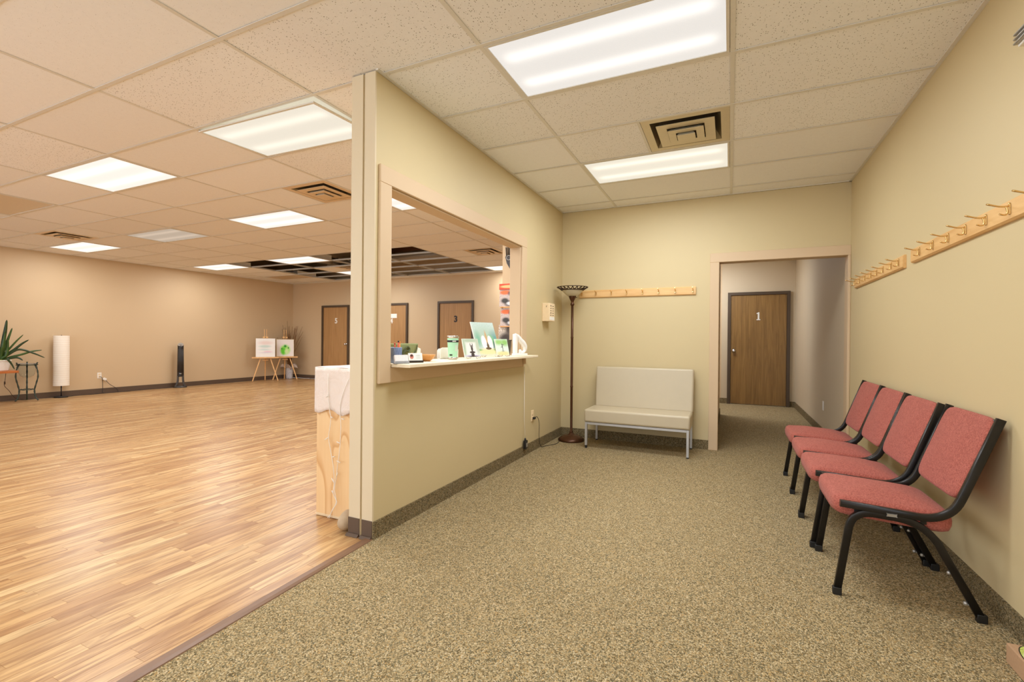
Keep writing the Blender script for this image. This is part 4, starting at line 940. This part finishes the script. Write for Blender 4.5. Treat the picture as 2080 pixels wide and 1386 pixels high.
# ================================================================== PLYWOOD BOX
pb = thing('plywood_box', 'pale plywood plinth box standing against the post', 'plinth', (0, 0, 0))
for nm, a in (('front_panel', (-0.60, -0.20, 0.14, 0.158, 0.0, 0.962)), ('side_panel', (-0.60, -0.582, 0.1582, 0.72, 0.0, 0.962)), ('side_panel', (-0.218, -0.20, 0.1582, 0.72, 0.0, 0.962)), ('top_panel', (-0.60, -0.20, 0.14, 0.72, 0.9622, 0.974))):
    MB().bbox(*a, b=0.0015, seg=1).build(nm, 'plywood', pb)
mb = MB()
for k in range(4): mb.box(-0.601, -0.199, 0.1385, 0.1395, 0.003 + k * 0.004, 0.005 + k * 0.004)
mb.build('ply_edge', 'edge_cream', pb)
cl = thing('table_cloth', 'sheer white cloth draped over the plywood plinth', 'cloth', (0, 0, 0))
def drape(u0, u1, n, f0, f1, m):
    """grid from a function of (u, v)"""
    vs = [f0(u0 + (u1 - u0) * i / n, j / m) for i in range(n + 1) for j in range(m + 1)]
    return vs, [(i * (m + 1) + j, i * (m + 1) + j + 1, (i + 1) * (m + 1) + j + 1, (i + 1) * (m + 1) + j) for i in range(n) for j in range(m)]
vs, fs = drape(-0.608, -0.195, 26, lambda u, v: (u, 0.135 - 0.003 - 0.006 * v * (1 + math.sin(u * 38 + v * 3) * 0.7) - 0.0012 * math.sin(u * 120 + v * 9) * math.sin(v * 11), 0.980 - v * (0.285 + 0.014 * math.sin(u * 30) + 0.02 * (u + 0.6))), None, 10)
m1 = MB().add(vs, fs, True)
vs, fs = drape(0.13, 0.725, 20, lambda u, v: (-0.606 - 0.010 * v * (1 + math.sin(u * 40) * 0.8), u, 0.980 - v * (0.28 + 0.015 * math.sin(u * 23))), None, 10)
m1.add(vs, [tuple(reversed(f)) for f in fs], True)
vs, fs = drape(-0.608, -0.195, 10, lambda u, v: (u, 0.131 + v * 0.594, 0.980 + 0.002 * math.sin(u * 30 + v * 9)), None, 10)
m1.add(vs, [tuple(reversed(f)) for f in fs], True)
o_ = m1.build('cloth_sheet', 'sheer_cloth', cl); sm = o_.modifiers.new('thick', 'SOLIDIFY'); sm.thickness = 0.0012; sm.offset = 1
sl = thing('string_lights', 'white string of small fairy lights hanging down the plywood plinth', 'string lights', (0, 0, 0))
def sz(pts): return spline([(x_, 0.118, z_) for x_, z_ in pts], 5)
for pts in ([(-0.478, 0.94), (-0.475, 0.80), (-0.462, 0.70), (-0.452, 0.66), (-0.458, 0.60), (-0.47, 0.53), (-0.455, 0.46), (-0.44, 0.40), (-0.425, 0.33), (-0.418, 0.24), (-0.425, 0.17), (-0.395, 0.118), (-0.43, 0.07), (-0.45, 0.03), (-0.475, 0.006)],
            [(-0.30, 0.92), (-0.37, 0.76), (-0.365, 0.60), (-0.375, 0.45), (-0.39, 0.36), (-0.40, 0.28), (-0.415, 0.20), (-0.40, 0.12), (-0.44, 0.05), (-0.46, 0.006)]):
    MB().tube(sz(pts), 0.0022, 6).build('wire', 'string_white', sl)
for x_, z_, dx, dz in ((-0.455, 0.665, 0.022, -0.006), (-0.47, 0.53, -0.030, -0.02), (-0.44, 0.405, 0.026, 0.006), (-0.37, 0.50, -0.028, 0.008), (-0.40, 0.385, 0.035, -0.006), (-0.418, 0.24, -0.02, 0.03), (-0.425, 0.17, -0.012, 0.02), (-0.40, 0.28, 0.012, 0.03), (-0.36, 0.66, 0.024, -0.004), (-0.475, 0.80, -0.018, -0.01)):
    mb = MB(); mb.tube([(x_, 0.118, z_), (x_ + dx * 0.5, 0.116, z_ + dz * 0.5), (x_ + dx, 0.116, z_ + dz)], 0.0030, 6, [0.8, 1.1, 1.0]); mb.build('bulb', 'string_white', sl)
rc = thing('stone', 'rounded grey-beige stone lying at the foot of the post', 'stone', (-0.238, 0.045, 0.055), math.radians(20))
mb = MB(); mb.ball((0, 0, 0), 0.05, 0.075, 0.058, 20, 14); mb.v = [(x_ * (1 - 0.12 * z_ / 0.06), y_, z_ * (1 + 0.1 * math.sin(y_ * 40))) for x_, y_, z_ in mb.v]; mb.build('stone_body', 'stone', rc)

# ================================================================== FAR LEFT WALL
PLm = thing('paper_lamp', 'tall white rice paper cylinder lamp on the wood floor at the left wall', 'lamp', (-9.585, 2.295, 0))
MB().lathe([(0.10, 0), (0.10, 0.018), (0.095, 0.024), (0.012, 0.027)], 30).build('base', 'black_plastic', PLm)
MB().lathe([(0.009, 0.02), (0.009, 0.26)], 12).build('pole', 'black_plastic', PLm)
pr = [(0.115, 0.225)]
for k in range(24): pr += [(0.1135, 0.225 + 0.945 * (k + 0.5) / 24), (0.115, 0.225 + 0.945 * (k + 1) / 24)]
MB().lathe(pr, 32, cap=False).build('paper_shade', 'rice_paper', PLm)
sp = MB()
for a in (0, 2.1, 4.2): sp.tube([(0, 0, 1.165), (0.113 * math.cos(a), 0.113 * math.sin(a), 1.168)], 0.002, 5)
sp.tube([(0, 0, 0.25), (0, 0, 1.172)], 0.004, 6).ball((0, 0, 1.175), 0.009, 0.009, 0.007, 8, 6); sp.build('spider_frame', 'bronze', PLm)

TF = thing('tower_fan', 'slim black tower fan with a silver control top by the left wall', 'fan', (-9.56, 4.40, 0), math.radians(60))
vs = []; prof = [(0.125, 0.10, 0), (0.128, 0.102, 0.02), (0.10, 0.085, 0.045), (0.075, 0.07, 0.08)]
mb = MB(); mb.lathe([(0.125, 0.0), (0.128, 0.012), (0.11, 0.03), (0.06, 0.045)], 32); mb.v = [(x_, y_ * 0.8, z_) for x_, y_, z_ in mb.v]; mb.build('base', 'grey_dark_plastic', TF)
for sx in (-1, 1):
    MB().sweep(spline([(sx * 0.098, 0, 0.02), (sx * 0.066, 0, 0.08), (sx * 0.049, 0, 0.17), (sx * 0.047, 0, 0.27)], 5), rrect(0.045, 0.021, 0.008, 2), (0, 1, 0)).build('neck_arm', 'grey_dark_plastic', TF)
mb = MB(); sec = []
for z_, w_ in ((0.25, 0.064), (0.27, 0.066), (0.93, 0.058), (0.955, 0.057)): sec.append((z_, w_))
vs = []; nn = 24
for z_, w_ in sec:
    for k in range(nn): a = 2 * PI * k / nn; vs.append((w_ * math.cos(a), w_ * math.sin(a), z_))
for k in range(nn): a = 2 * PI * k / nn; vs.append((0.055 * math.cos(a), 0.055 * math.sin(a), 0.985 + 0.04 * math.sin(a)))
mb.add(vs, [(i * nn + k, i * nn + (k + 1) % nn, (i + 1) * nn + (k + 1) % nn, (i + 1) * nn + k) for i in range(4) for k in range(nn)] + [tuple(range(nn - 1, -1, -1))], True).build('tower_body', 'black_plastic', TF)
mb = MB(); mb.add([(0.054 * math.cos(2 * PI * k / nn), 0.054 * math.sin(2 * PI * k / nn), 0.986 + 0.04 * math.sin(2 * PI * k / nn)) for k in range(nn)], [tuple(range(nn))]).build('control_top', 'silver_plastic', TF)
for a in (-0.6, 0, 0.6): MB().ball((0.03 * math.sin(a), -0.03 * math.cos(a) + 0.01, 0.974), 0.009, 0.009, 0.006, 10, 6).build('button', 'black_plastic', TF)
for k in range(13):
    a = -PI / 2 + (k - 6) * 0.14
    MB().tube([(0.0665 * math.cos(a), 0.0665 * math.sin(a), 0.36), (0.061 * math.cos(a), 0.061 * math.sin(a), 0.88)], 0.003, 5).build('grille_bar', 'grey_dark_plastic', TF)
curved(-PI / 2 - 0.3, -PI / 2 + 0.3, 0.0675, 0.0672, 0.315, 0.33).build('badge', 'silver_plastic', TF)

# cords along the skirting
def cord(owner, pts, r=0.0045, mat='cable_black'):
    return attach(MB().tube(spline(pts, 6), r, 6).build('power_cord', mat), owner)
ap = thing('plug_adapter', 'white plug adapter hanging below the left wall outlet', 'adapter', (XL + 0.02, 3.035, 0.285)); MB().bbox(-0.012, 0.014, -0.03, 0.03, -0.024, 0.026, b=0.006, seg=2).build('adapter_body', 'white_plastic', ap, None, (math.radians(-30), 0, 0)); MB().bbox(-0.004, 0.006, 0.024, 0.036, -0.03, -0.014, b=0.002, seg=1).build('strain_relief', 'white_plastic', ap)
cord(TF, [(XL + 0.012, 2.955, 0.345), (XL + 0.035, 2.99, 0.30), (XL + 0.03, 3.0, 0.1), (XL + 0.06, 3.01, 0.005), (XL + 0.1, 3.3, 0.005), (XL + 0.06, 3.9, 0.005), (-9.60, 4.28, 0.005)])
cord(PLm, [(-9.60, 2.40, 0.005), (-9.66, 2.6, 0.005), (-9.62, 2.8, 0.005), (-9.66, 3.1, 0.005), (-9.64, 3.45, 0.005)])
cord(ap, [(XL + 0.03, 3.05, 0.26), (XL + 0.04, 3.12, 0.17), (XL + 0.035, 3.22, 0.09), (XL + 0.06, 3.25, 0.005), (XL + 0.09, 3.1, 0.005)])
cord(PLm, [(-9.40, 1.49, 0.55), (-9.42, 1.485, 0.40), (-9.43, 1.48, 0.30), (-9.5, 1.56, 0.20), (-9.6, 1.64, 0.10), (-9.66, 1.75, 0.01), (-9.66, 2.0, 0.006), (-9.62, 2.2, 0.006)], 0.004, 'cable_brown')
attach(MB().bbox(-9.437, -9.42, 1.474, 1.492, 0.32, 0.37, b=0.003, seg=2).build('inline_switch', 'cable_brown'), PLm)

# metal tripod stand with glass bowl
ST = thing('plant_stand', 'green-black branch-like metal stand with three legs beside the plant table', 'stand', (-9.46, 1.775, 0))
for k in range(3):
    a = math.radians((-79, 41, 161)[k]); ca_, sa_ = math.cos(a), math.sin(a)
    pts = [(0.165, 0.012), (0.135, 0.05), (0.115, 0.12), (0.110, 0.205), (0.135, 0.32), (0.158, 0.43), (0.150, 0.54), (0.133, 0.62), (0.140, 0.665), (0.152, 0.688)]
    path = spline([(r_ * ca_, r_ * sa_, z_) for r_, z_ in pts], 4)
    MB().tube(path, 0.011, 8, [1.0 + 0.22 * math.sin(i * 1.9 + k) for i in range(len(path))]).build('leg', 'verdigris', ST)
MB().tube(circ(0.135, 0.645, 32), 0.008, 8, closed=True).build('top_ring', 'verdigris', ST)
mb = MB()
for k in range(3):
    a0 = math.radians((-79, 41, 161)[k]); a1 = math.radians((41, 161, 281)[k])
    mb.tube([(0.112 * math.cos(a0 + (a1 - a0) * t / 8) * (1 - 0.25 * math.sin(PI * t / 8)), 0.112 * math.sin(a0 + (a1 - a0) * t / 8) * (1 - 0.25 * math.sin(PI * t / 8)), 0.205 + 0.004 * math.sin(t * 2)) for t in range(9)], 0.007, 7)
mb.build('lower_ring', 'verdigris', ST)
GB = thing('glass_bowl', 'clear glass vase resting in the ring of the metal stand', 'vase', (-9.46, 1.775, 0.42))
MB().lathe([(0.02, 0.0), (0.05, 0.004), (0.085, 0.03), (0.105, 0.08), (0.112, 0.15), (0.116, 0.245), (0.113, 0.245), (0.109, 0.15), (0.101, 0.082), (0.082, 0.035), (0.048, 0.009), (0.02, 0.005)], 32).build('vase_body', 'clear_glass', GB)
MB().tube(circ(0.1145, 0.245, 32), 0.003, 6, closed=True).build('vase_rim', 'acrylic', GB)

# plant table and potted plant
TT = thing('side_table', 'low orange-brown wooden table cut by the left photo edge', 'table', (-9.42, 1.0, 0))
MB().bbox(-0.22, 0.22, -0.70, 0.585, 0.522, 0.562, b=0.004, seg=2).build('table_top', 'table_wood', TT)
for x_ in (-0.17, 0.17):
    for y_ in (-0.62, 0.1): MB().bbox(x_ - 0.022, x_ + 0.022, y_ - 0.022, y_ + 0.022, 0, 0.5225, b=0.003, seg=1).build('leg', 'table_wood', TT)
PP = thing('potted_plant', 'long-leaved green orchid plant in a white ribbed pot on the table', 'plant', (-9.40, 1.425, 0.5625))
pr = [(0.085, 0), (0.090, 0.004)]
for k in range(8): pr += [(0.094 + 0.0035 * k, 0.012 + k * 0.019), (0.091 + 0.0035 * k, 0.021 + k * 0.019)]
pr += [(0.124, 0.165), (0.130, 0.168), (0.130, 0.182), (0.122, 0.182), (0.115, 0.15)]
MB().lathe(pr, 32).build('pot', 'white_plastic', PP)
mb = MB(); mb.lathe([(0.116, 0.14), (0.11, 0.172), (0.05, 0.186), (0.005, 0.19)], 24); mb.build('moss_top', 'moss', PP)
def leaf(p, mat, w_=0.022):
    path = spline(p, 6); n_ = len(path); mb = MB(); vs = []
    for i, q_ in enumerate(path):
        t_ = path[min(i + 1, n_ - 1)] - path[max(i - 1, 0)]; t_.normalize(); f_ = i / (n_ - 1)
        side = t_.cross(Vector((1, -0.3, 0.1))); side = side.normalized() if side.length > 1e-4 else Vector((0, 1, 0))
        up_ = side.cross(t_); ww = w_ * (0.25 + 0.75 * math.sin(PI * min(1, 0.12 + f_ * 0.86)) ** 0.7) * (1 if f_ < 0.97 else 0.2)
        for a_, b_ in ((-ww, 0.002), (0, -0.004), (ww, 0.002), (0, -0.0065)): vs.append(q_ + side * (a_ * 0.78) + up_ * b_)
    fs = [(i * 4 + k, i * 4 + (k + 1) % 4, (i + 1) * 4 + (k + 1) % 4, (i + 1) * 4 + k) for i in range(n_ - 1) for k in range(4)]
    mb.add(vs, fs + [(3, 2, 1, 0)], True).build('leaf', mat, PP)
b0 = (0.0, 0.0, 0.17)
# tips measured on the plane of the pot (dy, z above table)
for (my, mz), (ty, tz), w_, mat, mx, tx in (((0.02, 0.5), (0.055, 0.87), 0.034, 'leaf_dark', 0.03, 0.05), ((0.045, 0.36), (0.155, 0.735), 0.026, 'leaf', -0.02, -0.05), ((0.10, 0.38), (0.26, 0.62), 0.018, 'leaf', 0.03, 0.06), ((0.15, 0.36), (0.31, 0.53), 0.024, 'leaf_dark', 0.05, 0.12),
        ((0.20, 0.36), (0.51, 0.205), 0.022, 'leaf_dark', 0.08, 0.16), ((0.25, 0.27), (0.51, 0.345), 0.022, 'leaf', 0.02, 0.05), ((0.16, 0.22), (0.245, 0.165), 0.022, 'leaf_dark', 0.05, 0.09), ((-0.05, 0.45), (-0.10, 0.8), 0.028, 'leaf', 0.02, 0.04), ((0.05, 0.27), (0.06, 0.56), 0.028, 'leaf', 0.06, 0.08),
        ((-0.15, 0.4), (-0.32, 0.6), 0.024, 'leaf', 0.02, 0.05), ((-0.2, 0.3), (-0.45, 0.3), 0.024, 'leaf_dark', 0.02, 0.05), ((0.0, 0.4), (0.02, 0.66), 0.03, 'leaf', 0.07, 0.1), ((0.03, 0.2), (0.12, 0.02), 0.02, 'leaf_dark', 0.14, 0.15)):
    leaf([b0, (mx * 0.5, my * 0.42, 0.17 + (mz - 0.17) * 0.55), (mx, my, mz), ((mx + tx) / 2, (my + ty) / 2 + 0.004, (mz + tz) / 2 + 0.015), (tx, ty, tz)], mat, w_)

# easels with paintings ----------------------------------------------------
def easel(label, loc, rz, sw, sh, pw, ph, artname, plab):
    e = thing('easel', label, 'easel', loc, rz, 'wooden table easels in the far corner')
    m_ = 'easel_wood'
    def bar(name, p, q_, a=0.013, b=0.010): MB().sweep([p, q_], rrect(a, b, 0.002, 1), (1, 0, 0), False).build(name, m_, e)
    bar('leg', (-0.12, 0.0, 0.60), (-0.30, -0.06, 0.012)); bar('leg', (0.12, 0.0, 0.60), (0.30, -0.06, 0.012)); bar('leg', (0.0, 0.06, 0.66), (0.0, 0.26, 0.012))
    MB().bbox(-0.315, 0.315, -0.075, 0.01, 0.612, 0.648, b=0.004, seg=1).build('tray', m_, e)
    MB().bbox(-0.07, 0.07, -0.012, 0.012, 0.555, 0.572, b=0.003, seg=1).build('cross_piece', m_, e)
    for x_ in (-0.026, 0.026): bar('mast', (x_, 0.03, 0.56), (x_, 0.075, 1.385), 0.007, 0.008)
    bar('mast_cap', (-0.033, 0.076, 1.39), (0.033, 0.076, 1.39), 0.008, 0.008)
    MB().bbox(-0.062, 0.062, 0.03, 0.062, 1.145, 1.19, b=0.004, seg=1).build('clamp', m_, e); MB().lathe([(0.010, 0), (0.010, 0.012), (0.004, 0.016)], 12).build('clamp_knob', 'card_black', e, (0, 0.03, 1.168), (PI / 2, 0, 0))
    p_ = thing('framed_painting', plab, 'painting', loc, rz, 'paintings on the easels')
    til = math.radians(3.2); z_c = 0.649 + ph / 2
    MB().bbox(-pw / 2, pw / 2, -ph / 2, ph / 2, -0.035, 0.0, b=0.002, seg=1).build('canvas_edge', 'paper_white', p_, (0, -0.032, z_c), (PI / 2 - til, 0, 0))
    MB().box(-pw / 2 + 0.012, pw / 2 - 0.012, -ph / 2 + 0.012, ph / 2 - 0.012, 0.0, 0.002).build('painted_face', artname, p_, (0, -0.032, z_c), (PI / 2 - til, 0, 0))
    fr = MB(); f = 0.012
    fr.box(-pw / 2, pw / 2, ph / 2 - f, ph / 2, 0, 0.006).box(-pw / 2, pw / 2, -ph / 2, -ph / 2 + f, 0, 0.006).box(-pw / 2, -pw / 2 + f, -ph / 2 + f, ph / 2 - f, 0, 0.006).box(pw / 2 - f, pw / 2, -ph / 2 + f, ph / 2 - f, 0, 0.006)
    fr.build('picture_frame', 'edge_cream' if artname == 'art_green' else 'paper_white', p_, (0, -0.032, z_c), (PI / 2 - til, 0, 0))
art_mat('art_pastel', srgb(240, 236, 230), 0.46, 0.49, [(0.0, 0.26, 0.32, 0.10, srgb(236, 216, 208), 0.5, 0.5), (-0.03, 0.07, 0.28, 0.07, srgb(206, 220, 212), 0.4, 0.6), (-0.05, -0.1, 0.26, 0.05, srgb(216, 226, 222), 0.5, 0.6), (0.12, -0.22, 0.2, 0.045, srgb(240, 206, 214), 0.4, 0.5), (0.0, -0.27, 0.3, 0.03, srgb(226, 218, 222), 0.5, 0.5)])
art_mat('art_green', srgb(238, 230, 224), 0.46, 0.47, [(0.0, -0.1, 0.26, 0.28, srgb(170, 236, 110), 0.25, 0.9), (-0.1, -0.18, 0.13, 0.22, srgb(104, 218, 44), 0.3, 1.0), (0.08, -0.2, 0.1, 0.14, srgb(214, 240, 170), 0.4, 0.9), (0.0, 0.1, 0.07, 0.07, srgb(40, 150, 40), 0.4, 0.9), (0.17, 0.0, 0.03, 0.05, srgb(40, 130, 40), 0.4, 0.6), (-0.18, -0.05, 0.03, 0.05, srgb(60, 150, 40), 0.4, 0.6)])
EA = math.radians(54)
easel('left wooden easel holding the pale pastel painting', (-9.30, 6.37, 0), EA, 0, 0, 0.455, 0.49, 'art_pastel', 'white framed pastel painting with grey and pink strokes on the left easel')
easel('right wooden easel holding the green painting', (-9.22, 6.91, 0), EA, 0, 0, 0.43, 0.47, 'art_green', 'cream framed painting with a bright green blot on the right easel')
# branches in a wrapped vase
VB = thing('branch_vase', 'patterned white vase with a crumpled cloth collar in the far corner', 'vase', (-9.50, 7.28, 0))
art_mat('vase_print', srgb(226, 224, 226), 0.2, 0.2, [], 0.75, srgb(110, 110, 124))
MB().lathe([(0.088, 0), (0.092, 0.01), (0.092, 0.30), (0.088, 0.305), (0.082, 0.29)], 28).build('vase_body', 'vase_print', VB)
mb = MB(); vs = []; nn = 40
for r_, z_, am in ((0.085, 0.25, 0.0), (0.105, 0.31, 0.015), (0.16, 0.36, 0.03), (0.21, 0.36, 0.05)):
    for k in range(nn): a = 2 * PI * k / nn; q_ = r_ + am * math.sin(5 * a + r_ * 30); vs.append((q_ * math.cos(a) * 1.05, q_ * math.sin(a) * 0.8, z_ + am * 1.3 * math.sin(7 * a + r_ * 11)))
o_ = mb.add(vs, [(i * nn + k, i * nn + (k + 1) % nn, (i + 1) * nn + (k + 1) % nn, (i + 1) * nn + k) for i in range(3) for k in range(nn)], True).build('cloth_collar', 'sheer_cloth', VB)
sm = o_.modifiers.new('thick', 'SOLIDIFY'); sm.thickness = 0.003
BR = thing('dry_branches', 'bundle of tall dry brown twigs standing in the corner vase', 'branches', (-9.50, 7.28, 0.2))
rg = random.Random(3)
for k in range(46):
    tx, ty, tz = rg.uniform(-0.21, 0.36), rg.uniform(-0.30, 0.22), rg.uniform(0.95, 1.32) if k else 1.45
    if tx < -0.1: tz *= 0.98
    b_ = (rg.uniform(-0.05, 0.05), rg.uniform(-0.05, 0.05), 0.0); j_ = lambda: rg.uniform(-0.02, 0.02)
    MB().tube(spline([b_, (b_[0] * .6 + tx * 0.25 + j_(), b_[1] * .6 + ty * 0.25 + j_(), tz * 0.38), (tx * 0.62 + j_(), ty * 0.62 + j_(), tz * 0.72), (tx, ty, tz)], 4), 0.0042, 5).build('twig', 'twig', BR)
